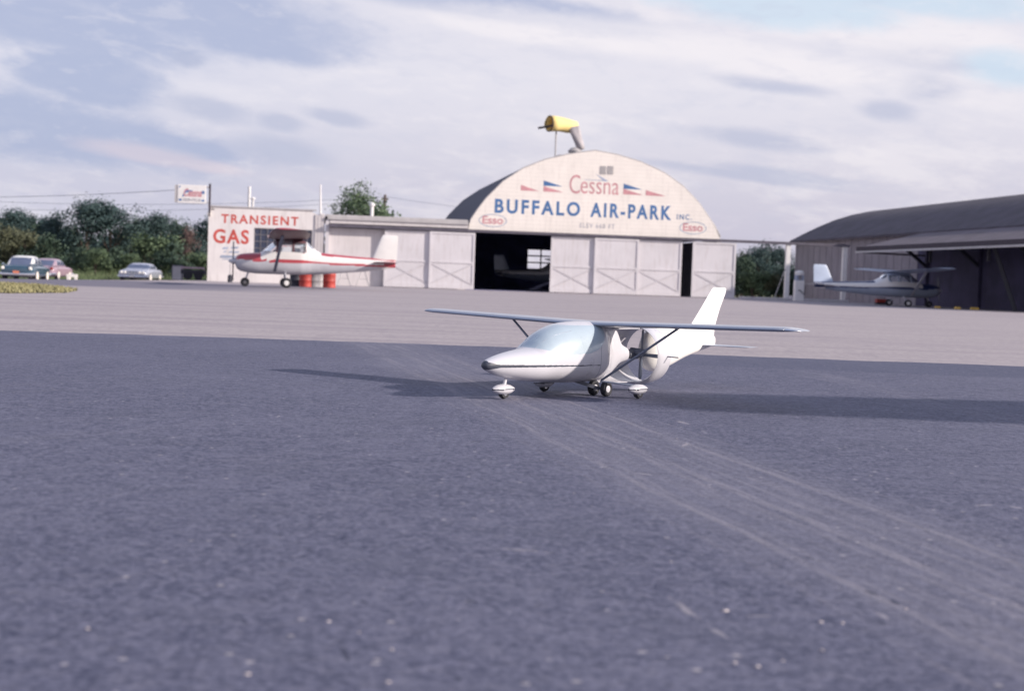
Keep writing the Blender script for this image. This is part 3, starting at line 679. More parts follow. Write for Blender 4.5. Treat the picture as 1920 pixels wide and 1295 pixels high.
# short raised end of the roof against the arch
for p0, p1, yo in ((719, 805, -0.30), (803, 888, -0.40)): sliding_door(p0, p1, yo, an)
v = MB(); xv = s_of(699, 395); v.lathe([(0.10, 0), (0.10, 0.62), (0.17, 0.65), (0.17, 0.76), (0.08, 0.86), (0, 0.88)], 'z', 14, (xv, 1.2, 4.12)); v.build('roof_vent', m_whitep, an, True)

# --- office with painted signs
of = empty('office_building', (0, F0, 0), RZ, 'small white flat-roofed office painted TRANSIENT GAS in red', 'building')
a, b = s_of(390, 460), s_of(608, 460) - 0.01; ZT = 4.28
w0, w1, wt, wb = s_of(476, 450), s_of(527, 450), z_of(500, 428), z_of(500, 478)
v0, v1, vt, vb = s_of(557, 450), s_of(585, 450), z_of(570, 431), z_of(570, 470)
fw = MB(); y0, y1 = -0.1, 0.12
fw.box(a, w0, y0, y1, 0, ZT).box(w0, w1, y0, y1, wt, ZT).box(w0, w1, y0, y1, 0, wb).box(w1, v0, y0, y1, 0, ZT).box(v0, v1, y0, y1, vt, ZT).box(v0, v1, y0, y1, 0, vb).box(v1, b - 0.55, y0, y1, 0, ZT - 0.12)
fw.build('front_wall', m_stucco, of)
MB().box(a, a + 0.2, 0.122, 8.8, 0, ZT - 0.002).build('side_wall', m_stucco, of)
MB().box(b - 0.2, b, 0.122, 8.8, 0, ZT - 0.13).build('side_wall', m_stucco, of)
MB().box(a, b, 8.802, 9.0, 0, ZT - 0.2).build('rear_wall', m_stucco, of)
MB().box(a + 0.2, b - 0.2, 0.122, 8.8, ZT - 0.35, ZT - 0.2).build('roof', m_roof, of)
MB().box(a - 0.05, b - 0.5, -0.16, 0.16, ZT + 0.003, ZT + 0.08).build('parapet_cap', m_fascia, of)
cb = MB(); 
for k in range(6): cb.box(b - 0.545 + k * 0.09, b - 0.545 + k * 0.09 + 0.082, -0.16 + 0.02 * (k % 2), 0.1, 0, 4.06)
cb.build('corner_boarding', m_annex, of)
def window(x0, x1, z0, z1, nx, nz, parent, y=-0.02):
    fr_ = MB(); t = 0.05
    fr_.box(x0, x0 + t, y - 0.05, y, z0, z1).box(x1 - t, x1, y - 0.05, y, z0, z1).box(x0 + t, x1 - t, y - 0.05, y, z0, z0 + t).box(x0 + t, x1 - t, y - 0.05, y, z1 - t, z1)
    for i in range(1, nx): x = x0 + (x1 - x0) * i / nx; fr_.box(x - 0.016, x + 0.016, y - 0.04, y - 0.003, z0 + t, z1 - t)
    for j in range(1, nz): z = z0 + (z1 - z0) * j / nz; fr_.box(x0 + t, x1 - t, y - 0.035, y - 0.006, z - 0.016, z + 0.016)
    o = fr_.build('window', m_drumgry, parent)
    MB().box(x0 + 0.02, x1 - 0.02, y + 0.005, y + 0.02, z0 + 0.02, z1 - 0.02).build('pane', m_glassd, o)
    MB().box(x0 - 0.06, x1 + 0.06, y - 0.16, y - 0.082, z0 - 0.07, z0).build('sill', m_stucco, o)
window(w0, w1, wb, wt, 4, 4, of); window(v0, v1, vb, vt, 3, 3, of)
Y2 = -0.103
text('TRANSIENT', 'red_lettering', m_red, of, s_of(415, 412), s_of(560, 412), z_of(487, 421), z_of(487, 404), Y2, bold=0.025, space=1.25)
text('GAS', 'red_lettering', m_red, of, s_of(400, 443), s_of(467, 443), z_of(433, 457), z_of(433, 430), Y2, bold=0.028, space=1.15)
fm = MB(); x0, x1 = s_of(412, 472), s_of(452, 472); z0, z1 = z_of(432, 487), z_of(432, 460)
for k, (f0, f1, g0, g1) in enumerate(((0.1, 0.42, 0.72, 0.86), (0.5, 0.9, 0.78, 0.92), (0.15, 0.35, 0.5, 0.6), (0.4, 0.95, 0.48, 0.6), (0.0, 0.9, 0.12, 0.3), (0.1, 0.8, 0.0, 0.06))):
    X0, X1, Z0, Z1 = x0 + (x1 - x0) * f0, x0 + (x1 - x0) * f1, z0 + (z1 - z0) * g0, z0 + (z1 - z0) * g1
    fm.prism([(X0, Z0), (X1 - 0.1, Z0), (X1, Z1), (X0 + 0.1, Z1)], Y2 - 0.003, Y2)
fm.build('faded_blue_mark', m_bluefade, of)
def zt_of(px, py): return z_of(px, py)
MB().tube([(s_of(464.5, 370), 2.0, ZT - 0.2), (s_of(464.5, 370), 2.0, z_of(464, 349) + 0.1)], 0.09, 10).build('flue_pipe', m_whitep, of)
q = MB(); q.tube([(s_of(472, 380), 1.6, ZT - 0.2), (s_of(472, 380), 1.6, z_of(472, 371))], 0.07, 10); q.lathe([(0.0, 0), (0.15, 0), (0.15, .08), (0, .16)], 'z', 12, (s_of(472, 380), 1.6, z_of(472, 371))); q.build('flue_pipe', m_whitep, of)
MB().tube([(s_of(602, 375), 0.6, 3.9), (s_of(601, 345), 0.6, z_of(601, 345))], [0.07, 0.045], 8).build('antenna_mast', m_whitep, of)

# projecting sign on a bracket at the office corner
sgp = at(394, 372, 82.2)
sg = empty('bracket_sign', (0, F0, 0), RZ, 'white box sign with red script hung from a dark pole at the office corner', 'sign')
sxp = s_of(394, 372); zs0, zs1 = z_of(360, 382), z_of(360, 347.5)
MB().tube([(sxp, -0.3, z_of(392, 406)), (sxp, -0.3, z_of(394, 345))], 0.06, 10).build('pole', m_timber, sg)
ax0, ax1 = s_of(334, 365), s_of(387, 365)
MB().box(ax0, ax1, -0.40, -0.20, zs0, zs1).build('sign_box', m_whitep, sg, bevel=0.02)
MB().box(ax0 - 0.16, ax0 - 0.004, -0.37, -0.23, zs0 + 0.03, zs1 - 0.03).build('sign_end', m_fascia, sg)
for zq in (zs1 - 0.10, zs0 + 0.06): MB().box(ax1 + 0.003, sxp - 0.062, -0.33, -0.27, zq, zq + 0.06).build('bracket', m_fascia, sg)
ys = -0.402; W = ax1 - ax0; H_ = zs1 - zs0
fmk = MB()
for p in ([(0.04, .80), (0.13, .92), (0.05, .92)], [(0.05, .12), (0.15, .12), (0.15, .24), (0.05, .24)], [(0.85, .12), (0.95, .12), (0.95, .22), (0.85, .22)], [(0.16, .38), (0.30, .70), (0.52, .72), (0.50, .62), (0.30, .58), (0.20, .34)], [(0.83, .52), (0.95, .54), (0.95, .70), (0.84, .68)]):
    MB().prism([(ax0 + W * u_, zs0 + H_ * w_) for u_, w_ in p], ys - 0.003, ys).build('blue_emblem', m_blue, sg)
text('Cessna', 'red_lettering', m_redfade, sg, ax0 + W * .22, ax0 + W * .86, zs0 + H_ * .36, zs0 + H_ * .80, ys - 0.003, bold=0.03, shear=0.25)
text('SERVICE', 'grey_lettering', m_strut, sg, ax0 + W * .20, ax0 + W * .82, zs0 + H_ * .12, zs0 + H_ * .26, ys, bold=0.01, space=1.1)
bl = at(391.5, 401, 82.2)
lampo = empty('wall_lamp', bl, 0, 'small white lamp at the top left corner of the office', 'lamp')
MB().lathe([(0, -0.16), (0.08, -0.13), (0.11, 0.0), (0.08, 0.12), (0.04, 0.16), (0, 0.17)], 'z', 16).build('globe', m_lampglass, lampo, True)
MB().tube([(0.0, 0, 0.15), (0.04, 0.02, 0.27), (0.16, 0.10, 0.30), (0.28, 0.18, 0.26)], 0.02, 6).build('bracket', m_timber, lampo)

# ------------------------------------------------------------------ windsock on the hangar roof
wb_ = at(1041, 292, 87.0)
ws = empty('windsock', wb_, 0, 'yellow and grey windsock on a thin pole above the arched hangar', 'windsock')
def W3(px, py, Y=87.0): return at(px, py, Y) - wb_
top = W3(1043, 240)
MB().tube([(0, 0, -0.8), tuple(W3(1043, 243))], 0.045, 8).build('pole', m_fascia, ws)
arm = MB(); arm.bar(W3(1009, 240.5, 86.6), W3(1049, 233.5, 86.4), 0.10, 0.12); arm.bar(W3(1028, 242, 87), W3(1072, 247, 87.2), 0.06, 0.09); arm.build('swivel_arm', m_timber, ws)
def tube_open(name, pts, rads, m, squash=None, n=24, seed=1, wob=0.03):
    r = random.Random(seed); pts = [Vector(p) for p in pts]; vs = []; fs = []
    for i, p in enumerate(pts):
        d = (pts[min(i + 1, len(pts) - 1)] - pts[max(i - 1, 0)]).normalized(); a_ = d.cross(Vector((0, 1, 0))).normalized(); b_ = d.cross(a_).normalized()
        for k in range(n):
            t = 2 * math.pi * k / n; q = rads[i] * (1 + wob * math.sin(3 * t + i) + r.uniform(-wob, wob) * .4)
            vs.append(p + a_ * math.cos(t) * q + b_ * math.sin(t) * q * (squash or 1))
    for i in range(len(pts) - 1):
        for k in range(n): fs.append((i * n + k, i * n + (k + 1) % n, (i + 1) * n + (k + 1) % n, (i + 1) * n + k))
    mb = MB(); mb.add(vs, fs); o = mb.build(name, m, ws, True)
    so = o.modifiers.new('cloth', 'SOLIDIFY'); so.thickness = 0.02; return o
P_ = [W3(1030, 232, 86.35), W3(1040, 232.7, 86.6), W3(1052, 234, 86.9), W3(1064, 236, 87.2), W3(1078, 238.5, 87.5)]
tube_open('yellow_sleeve', P_, [0.47, 0.46, 0.43, 0.42, 0.37], m_yellow, wob=0.055)
tube_open('faded_tail', [W3(1076, 238), W3(1078.5, 250), W3(1083, 262), W3(1088, 273), W3(1091, 281)], [0.33, 0.30, 0.26, 0.24, 0.20], m_sockgrey, 0.6, seed=4, wob=0.16)
rg = MB(); c0 = W3(1029.8, 232, 86.33)
pts = [c0 + Vector((0.22 * math.sin(t), -0.41 * math.sin(t), 0.47 * math.cos(t))) for t in [2 * math.pi * k / 28 for k in range(29)]]
rg.tube(pts, 0.03, 6, cap=False); rg.build('mouth_ring', m_timber, ws)

# ------------------------------------------------------------------ right-hand hangar: long vault seen along its side
EO = (19.8, 100.8)
rh = empty('long_dark_hangar', (EO[0], EO[1], 0), RZ, 'long weathered hangar with dark curved roof and canopy at the right', 'hangar')
vp = [(0, 4.3), (0.9, 4.78), (1.74, 5.2), (2.9, 5.72), (4.2, 6.15), (5.5, 6.45), (7.8, 6.72), (10.1, 6.45), (11.4, 6.15), (12.7, 5.72), (13.9, 5.2), (14.7, 4.78), (15.6, 4.3)]
LEN = 41.0
def vault(name, prof, y0, y1, th, m, parent):
    n = len(prof); v = MB(); vs = [(x, y, z + dz) for dz in (0, -th) for y in (y0, y1) for x, z in prof]; fs = []
    for i in range(n - 1):
        fs += [(i, i + 1, n + i + 1, n + i), (2 * n + i, 3 * n + i, 3 * n + i + 1, 2 * n + i + 1), (i, 2 * n + i, 2 * n + i + 1, i + 1), (n + i, n + i + 1, 3 * n + i + 1, 3 * n + i)]
    fs += [(0, n, 3 * n, 2 * n), (n - 1, 3 * n - 1, 4 * n - 1, 2 * n - 1)]
    v.add(vs, fs); return v.build(name, m, parent, True)
vault('roof', [(-0.35, 4.12)] + vp + [(15.95, 4.12)], -LEN - 0.3, 0.3, 0.14, m_roof2, rh)
MB().box(0.0, 0.2, -20.5, 0, 0, 4.1).build('side_wall', m_wall2, rh)
for kk in range(5): MB().box(0.03, 0.2, -20.505 - 4.1 * (kk + 1) + 0.02, -20.505 - 4.1 * kk, 0, 4.1).build('shaded_wall', m_wall2shade, rh)  # plain wall under the canopy, its shade painted in as darker colour
MB().box(15.4, 15.6, -LEN, 0, 0, 4.1).build('side_wall', m_wall2, rh)
g_ = [(0.21, 0), (15.39, 0), (15.39, 4.1)] + [(x, z - 0.16) for x, z in reversed(vp[1:-1])] + [(0.21, 4.1)]
MB().prism(g_, -0.2, -0.02).build('gable_wall', m_wall2, rh); MB().prism(g_, -LEN + 0.02, -LEN + 0.2).build('gable_wall', m_wall2, rh)
bd = MB()
for k in range(18): y = -0.4 - k * 1.12; bd.box(-0.025, -0.002, y - 0.04, y, 0.0, 4.0)
bd.build('wall_battens', m_wall2, rh)
cy0, cy1 = -21.6, -LEN + 0.5
cnp = MB(); q = [(-4.0, 3.10), (0.02, 4.14), (0.02, 4.02), (-4.0, 2.98)]
cnp.add([(x, y, z) for y in (cy0, cy1) for x, z in q], [(0, 1, 5, 4), (2, 3, 7, 6), (1, 2, 6, 5), (3, 0, 4, 7), (0, 3, 2, 1), (4, 5, 6, 7)])
cnp.build('canopy_roof', m_roof3, rh)
MB().box(-4.06, -4.003, cy1, cy0 + 0.05, 2.86, 3.14).build('canopy_fascia', m_timber, rh)
MB().box(-4.12, -4.063, cy1, cy0 + 0.05, 2.80, 2.90).build('canopy_gutter', m_fascia, rh)
MB().bar((-4.0, cy0 + 0.03, 2.86), (-0.06, cy0 + 0.03, 2.80), 0.09, 0.09).build('tie_beam', m_timber, rh)
for k, y in enumerate((-21.9, -28.2, -34.5, -39.5)):
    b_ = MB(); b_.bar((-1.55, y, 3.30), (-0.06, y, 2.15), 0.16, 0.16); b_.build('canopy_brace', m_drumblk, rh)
    b_ = MB(); b_.box(-0.14, -0.003, y - 0.1, y + 0.1, 0, 3.75); b_.build('wall_post', m_wall2shade, rh)
    if k: MB().bar((-2.6, y + 0.3, 3.2), (-2.6, y + 0.3, 2.3), 0.12, 0.12).build('canopy_hanger', m_drumblk, rh)
pa, pb = at(1862, 490, 66.5), at(1904, 583, 66.0)
def to_local(o, p): return Matrix.Rotation(-RZ, 4, 'Z') @ (Vector(p) - Vector(o.location))
MB().bar(to_local(rh, (pa.x, pa.y, 3.0)), to_local(rh, (pb.x, pb.y, 0.0)), 0.18, 0.18).build('raking_prop', m_drumblk, rh)

# pump and kerb in front of it
pp = at(1496.5, 565, 84.0); pp.z = 0
pu = empty('fuel_pump', pp, RZ, 'white upright fuel pump standing by the kerb beyond the model tail', 'fuel pump')
MB().box(-0.27, 0.27, -0.2, 0.2, 0.0, 1.22).build('cabinet', m_whitep, pu, bevel=0.03)
MB().box(-0.24, 0.24, -0.17, 0.17, 1.223, 1.52).build('dial_housing', m_bluefade, pu, bevel=0.02)
MB().lathe([(0, 1.525), (0.25, 1.53), (0.27, 1.60), (0.25, 1.74), (0.12, 1.80), (0, 1.80)], 'z', 20).build('crown', m_whitep, pu, True)
MB().lathe([(0, -0.20), (0.13, -0.20), (0.13, -0.176), (0, -0.176)], 'y', 20, (0, 0, 1.37)).build('dial', m_drumgry, pu)
MB().tube([(0.27, -0.05, 1.1), (0.36, -0.08, 0.8), (0.33, -0.1, 0.35), (0.2, -0.22, 0.45), (0.0, -0.24, 0.66), (-0.1, -0.23, 0.62)], 0.022, 8).build('hose', m_drumblk, pu)
kb = empty('concrete_kerb', (0, F0, 0), RZ, 'pale concrete kerb between the hangar and the dark hangar', 'kerb')
MB().box(sx(1377), sx(1470), -1.6, -1.2, 0, 0.15).box(sx(1476), sx(1578), -1.5, -1.2, 0, 0.15).box(sx(1470), sx(1476), -1.62, -1.0, 0, 0.30).build('kerb_stone', m_conc, kb, bevel=0.02)
for k, (px, w, h, lb) in enumerate(((1757.5, 0.28, 0.10, 'yellow wheel block at the left of the three by the canopy'), (1795, 0.30, 0.12, 'middle one of three yellow wheel blocks by the canopy'), (1827, 0.42, 0.12, 'longest yellow wheel block, rightmost of three by the canopy'))):
    p = at(px, 584 if k else 581.5, 66.0 if k else 68.0); b_ = MB().prism([(-w / 2, 0), (w / 2, 0), (w * .38, h), (-w * .38, h)], -0.08, 0.08).build('wheel_block', m_yellow2, None, bevel=0.01)
    b_.location = (p.x, p.y, 0.004); tag(b_, lb, 'wheel block', 'yellow blocks in front of the dark hangar')
p = at(1653, 566, 79.5)
tb = empty('red_toolbox', (p.x, p.y, 0.0), RZ, 'low red box on the ground behind the blue and white aircraft', 'toolbox')
MB().box(-0.34, 0.30, -0.16, 0.16, 0.12, 0.31).build('box_body', m_redpaint, tb, bevel=0.02)
MB().tube([(-0.2, 0, 0.31), (-0.2, 0, 0.38), (0.2, 0, 0.38), (0.2, 0, 0.31)], 0.015, 6).build('handle', m_drumblk, tb)
MB().box(-0.34, 0.34, -0.15, 0.15, 0.0, 0.12).build('stand', m_drumblk, tb)

# ------------------------------------------------------------------ drums and small things by the office
def drum(px, py, Y, m, label, scale=1.0):
    p = at(px, py, Y); t = empty('oil_drum', (p.x, p.y, 0), 0, label, 'oil drum', 'oil drums behind the red aircraft')
    r = 0.29
    MB().lathe([(0, 0), (r, 0), (r + .012, .02), (r, .04), (r, .28), (r + .014, .30), (r, .32), (r, .57), (r + .014, .59), (r, .61), (r, .85), (r + .012, .87), (r - .012, .88), (r - .02, .855), (0, .855)], 'z', 28).build('drum_shell', m, t, True)
    MB().lathe([(0, .856), (.03, .856), (.03, .872), (0, .872)], 'z', 10, (0.15, 0.08, 0)).build('bung', m_drumgry, t)
drum(555, 538, 66.5, m_drumblk, 'black oil drum, leftmost of the row under the fuselage')
drum(572.5, 538, 65.6, m_redpaint, 'red oil drum next to the black one under the fuselage')
drum(587, 538, 66.6, m_drumgry, 'dark grey oil drum between the left red drum and the pale drum')
drum(599, 538, 67.2, m_fascia, 'pale grey oil drum beside the right-hand red drum')
drum(617, 538, 65.6, m_redpaint, 'red oil drum at the right end of the row')
p = at(431, 531, 78.0); st = empty('stand_pipe', (p.x, p.y, 0), 0, 'thin pipe with a dark foot standing before the office wall', 'stand pipe')
MB().tube([(0, 0, 0.3), (0, 0, 1.0)], 0.03, 8).build('pipe', m_fascia, st); MB().lathe([(0, 0), (.13, 0), (.13, .35), (.06, .42), (0, .42)], 'z', 14).build('foot', m_drumblk, st)
for px, nm in ((645, 'wooden trestle leaning on the wing wall near the red drum'), (680, 'wooden stepladder standing before the low wing wall')):
    p = at(px, 538, 82.0); t = empty('trestle' if px < 660 else 'stepladder', (p.x, p.y, 0), RZ, nm, 'trestle' if px < 660 else 'stepladder')
    h = 0.85
    for sgnx in (-1, 1):
        MB().bar((sgnx * 0.38, -0.2, 0.0), (sgnx * 0.10, -0.05, h), 0.05, 0.05).build('leg', m_fascia, t)
    MB().bar((-0.18, -0.04, h), (0.18, -0.04, h), 0.08, 0.05).build('top_bar', m_fascia, t); MB().bar((-0.27, -0.12, 0.42), (0.27, -0.12, 0.42), 0.04, 0.04).build('rung', m_fascia, t)
# clutter left of the office
p = at(333, 527, 92.0); t = empty('utility_cabinet', (p.x, p.y, gz(p.x, p.y)), 0, 'grey metal cabinet under the trees left of the office', 'cabinet')
MB().box(-0.32, 0.32, -0.25, 0.25, 0, 1.05).build('case', m_drumgry, t, bevel=0.02); MB().box(-0.27, 0.27, -0.275, -0.252, 0.1, 0.97).build('door', m_fascia, t)
p = at(368, 527, 88.0); t = empty('farm_trailer', (p.x, p.y, gz(p.x, p.y)), 0.1, 'dark trailer with a rusty rail standing left of the office', 'trailer')
MB().box(-0.9, 0.55, -0.5, 0.5, 0.38, 0.62).build('bed', m_drumblk, t); MB().box(-0.9, 0.55, -0.54, -0.502, 0.7, 0.80).box(-0.9, -0.84, -0.54, -0.502, 0.62, 0.7).box(0.49, 0.55, -0.54, -0.502, 0.62, 0.7).build('side_rail', m_carred, t)
for xx in (-0.45, 0.2): MB().lathe([(0, -0.06), (0.27, -0.06), (0.29, 0), (0.27, 0.06), (0, 0.06)], 'y', 20, (xx, -0.58, 0.29)).build('wheel', m_black, t, True)
p = at(135, 523, 84.0); t = empty('white_barrier', (p.x, p.y, gz(p.x, p.y)), 0.05, 'small white arch-shaped barrier beside the gravel drive', 'barrier')
MB().box(-0.32, 0.32, -0.05, 0.05, 0.36, 0.53).build('top_board', m_lampglass, t)
for sgnx in (-1, 1): MB().box(sgnx * 0.22 - 0.08, sgnx * 0.22 + 0.08, -0.05, 0.05, 0, 0.358).build('leg', m_lampglass, t)

# ------------------------------------------------------------------ full-size high-wing aircraft
def cessna(name, label, group, c_trim, c_wing, c_under, c_low):
    t = empty(name, (0, 0, 0), 0, label, 'aircraft', group)
    st = [(2.00, .86, 1.16, .16, 1.02, 2.0), (1.93, .72, 1.27, .36, 1.02, 2.4), (1.75, .62, 1.34, .46, 1.02, 2.6), (1.35, .56, 1.385, .52, 1.02, 2.7),
          (1.06, .54, 1.40, .54, 1.02, 2.8), (0.90, .54, 1.50, .545, 1.04, 2.8), (0.62, .54, 1.75, .55, 1.10, 2.9), (0.30, .54, 2.00, .55, 1.16, 3.2), (0.0, .54, 2.03, .55, 1.16, 3.4),
          (-.60, .555, 2.01, .53, 1.16, 3.3), (-.88, .57, 1.90, .48, 1.14, 2.9), (-1.12, .58, 1.68, .43, 1.12, 2.5), (-1.45, .60, 1.50, .38, 1.10, 2.3), (-2.2, .67, 1.43, .29, 1.08, 2.2),
          (-3.2, .77, 1.37, .18, 1.09, 2.1), (-4.0, .88, 1.33, .10, 1.12, 2.0), (-4.55, .98, 1.30, .045, 1.14, 2.0)]
    def cls(x, y, z):
        sd = 'L' if y > 0 else 'R'
        if z > 1.47 and z < 1.93:
            if 0.36 < x < 0.95 and z < 1.93:
                if abs(y) < 0.50 or z > 1.44: return ('ws', 0)
            if -0.30 < x < 0.30 and z > 1.47: return ('sw1' + sd, 0)
            if -0.80 < x < -0.36 and z < 1.84: return ('sw2' + sd, 0)
            if -1.12 < x < -0.86 and abs(y) < 0.36 and z > 1.62: return ('rw', 0)
        if -0.84 < x < 1.02 and z > 1.45: return ('b', 3)  # cabin uppers: wing shadow put into the colour
        if x > 0.98 and z > 1.09 : return ('b', 1)                     # cowl top
        if 1.035 < z - 0.012 * x < 1.115 and x < 1.5: return ('b', 1)    # side line
        if x < -1.45 and z > 1.355 + (x + 1.5) * 0.036: return ('b', 1)
        if x < -4.05 and 1.02 < z < 1.22: return ('b', 1)
        if z < 1.06 and x > -4.0: return ('b', 2)
        return ('b', 0)
    P = {'b': ('fuselage', [m_acwhite, c_trim, c_low, c_under]), 'ws': ('windshield', [m_acglass]), 'rw': ('rear_window', [m_acglass])}
    for k in ('sw1L', 'sw1R', 'sw2L', 'sw2R'): P[k] = ('side_window', [m_acglass])
    fo = loft(st, 190, 72, cls, P, t)
    sts = []
    for y in (-5.12, -5.05, -4.9, -3.0, -1.5, 0, 1.5, 3.0, 4.9, 5.05, 5.12):
        a_ = abs(y); f = 1.0 if a_ < 2.9 else 1.0 - (a_ - 2.9) / 2.2 * 0.30
        k = 1.0 if a_ < 4.95 else (0.9 if a_ < 5.1 else 0.72)
        ch = 1.60 * f * k; sts.append((y, 0.70 - (1.6 - 1.6 * f) * 0.25 - (ch / k - ch) * 0.5, ch, 2.02 + a_ * 0.045, 1.0 if a_ < 5 else 0.75 if a_ < 5.1 else 0.3))
    w = wing_mesh(sts, 0.12).build('wing', [c_wing, c_under], t, True)
    for p_ in w.data.polygons:
        if p_.normal.z < -0.35: p_.material_index = 1  # downward faces: underside shade put into the colour
    for sd in (-1, 1):
        MB().bar((0.42, sd * 0.50, 0.66), (0.20, sd * 2.55, 2.06), 0.12, 0.05).build('wing_strut', m_strut if c_under is m_wingshade else m_acsilver, t, bevel=0.01)
        g = MB(); g.tube([(0.0, sd * 0.38, 0.60), (-0.02, sd * 0.70, 0.48), (-0.05, sd * 1.08, 0.20)], [0.045, 0.035, 0.028], 8); leg = g.build('gear_leg', m_acsilver, t, True)
        wh = MB().lathe([(0.06, -0.05), (0.14, -0.06), (0.19, -0.05), (0.205, 0), (0.19, 0.05), (0.14, 0.06), (0.06, 0.05)], 'y', 24, (-0.05, sd * 1.15, 0.205)).build('wheel', m_black, t, True)
        MB().lathe([(0, -0.062), (0.10, -0.055), (0.11, 0), (0.10, 0.055), (0, 0.062)], 'y', 18, (-0.05, sd * 1.15, 0.205)).build('hub', m_whitep, wh, True)
    g = MB(); g.tube([(1.45, 0, 0.66), (1.58, 0, 0.30)], 0.035, 8); g.build('nose_leg', m_acsilver, t)
    wh = MB().lathe([(0.05, -0.045), (0.13, -0.055), (0.175, -0.04), (0.185, 0), (0.175, 0.04), (0.13, 0.055), (0.05, 0.045)], 'y', 24, (1.60, 0, 0.185)).build('wheel', m_black, t, True)
    MB().lathe([(0, -0.05), (0.07, -0.045), (0.07, 0.045), (0, 0.05)], 'y', 16, (1.60, 0, 0.185)).build('hub', m_drumgry, wh)
    f = wing_mesh([(1.28, -3.55, 1.05, 0, 1), (1.7, -3.72, 0.90, 0, 1), (2.15, -3.90, 0.74, 0, 1), (2.29, -3.97, 0.66, 0, .8), (2.33, -4.02, 0.56, 0, .3)], 0.10, True)
    f.build('fin', m_acwhite if c_under is m_wingshade else m_acblue2, t, True)
    fs_ = []
    for y in (-1.5, -1.46, -1.38, 0, 1.38, 1.46, 1.5):
        a_ = abs(y); ch = (0.98 - 0.2 * a_ / 1.5) * (1 if a_ < 1.4 else .9 if a_ < 1.48 else .7); fs_.append((y, -3.60 - 0.10 * a_, ch, 1.16, 1 if a_ < 1.4 else .6))
    wing_mesh(fs_, 0.09).build('tailplane', c_under if c_under is m_wingshade else m_acwhite, t, True)
    MB().lathe([(0, 0.30), (0.05, 0.27), (0.10, 0.16), (0.125, 0.02), (0.125, 0.0), (0, 0.0)], 'x', 20, (1.985, 0, 1.02)).build('spinner', m_acsilver, t, True)
    pr = MB(); ang = R(12)
    for s_ in (1, -1):
        d = Vector((0, math.sin(ang) * s_, math.cos(ang) * s_)); pr_pts = [Vector((2.10, 0, 1.02)) + d * k for k in (0.06, 0.25, 0.55, 0.82)]
        e = Vector((0, d.z, -d.y))
        vs_ = []
        for k, (p_, w_) in enumerate(zip(pr_pts, (0.05, 0.085, 0.075, 0.035))): vs_ += [p_ - e * w_ + Vector((0.02, 0, 0)), p_ + e * w_ - Vector((0.02, 0, 0)), p_ + e * w_ - Vector((0.035, 0, 0)), p_ - e * w_ + Vector((0.005, 0, 0))]
        pr.add(vs_, [(4 * i + a_, 4 * i + (a_ + 1) % 4, 4 * i + 4 + (a_ + 1) % 4, 4 * i + 4 + a_) for i in range(3) for a_ in range(4)] + [(0, 1, 2, 3), (15, 14, 13, 12)])
    pr.build('propeller', m_dark, t)
    return t
gC = 'full-size high-wing aircraft'
c1 = cessna('light_aircraft', 'red and white high-wing aircraft parked before the office, facing left', gC, m_wingred, m_wingred, m_wingshade, m_acsilver)
p = at(533, 540, 58.6); c1.location = (p.x, p.y, 0.004); c1.rotation_euler.z = R(180 + 11)
c2 = cessna('light_aircraft', 'navy and white high-wing aircraft parked under the canopy at the right', gC, m_acblue, m_acblue2, m_acblue2, m_acdark)
c2.location = (19.45, 71.8, 0.004); c2.rotation_euler.z = R(10)
c2.scale = (1.0, .95, .84)
c3 = copy_tree(c2); c3['label'] = 'dim aircraft inside the open door of the arched hangar'
c3.location = (3.2, 96.5, 0.03); c3.rotation_euler.z = R(6); c3.scale = (1, 1, 1)
# a fourth one, added out of view so its wing shades the asphalt
c4 = copy_tree(c2); c4['label'] = 'high-wing aircraft added unseen outside the picture so its wing shadow crosses the asphalt'
c4.location = (11.2, 5.95, 0.004); c4.rotation_euler.z = R(-90); c4.scale = (1, 1, 1)

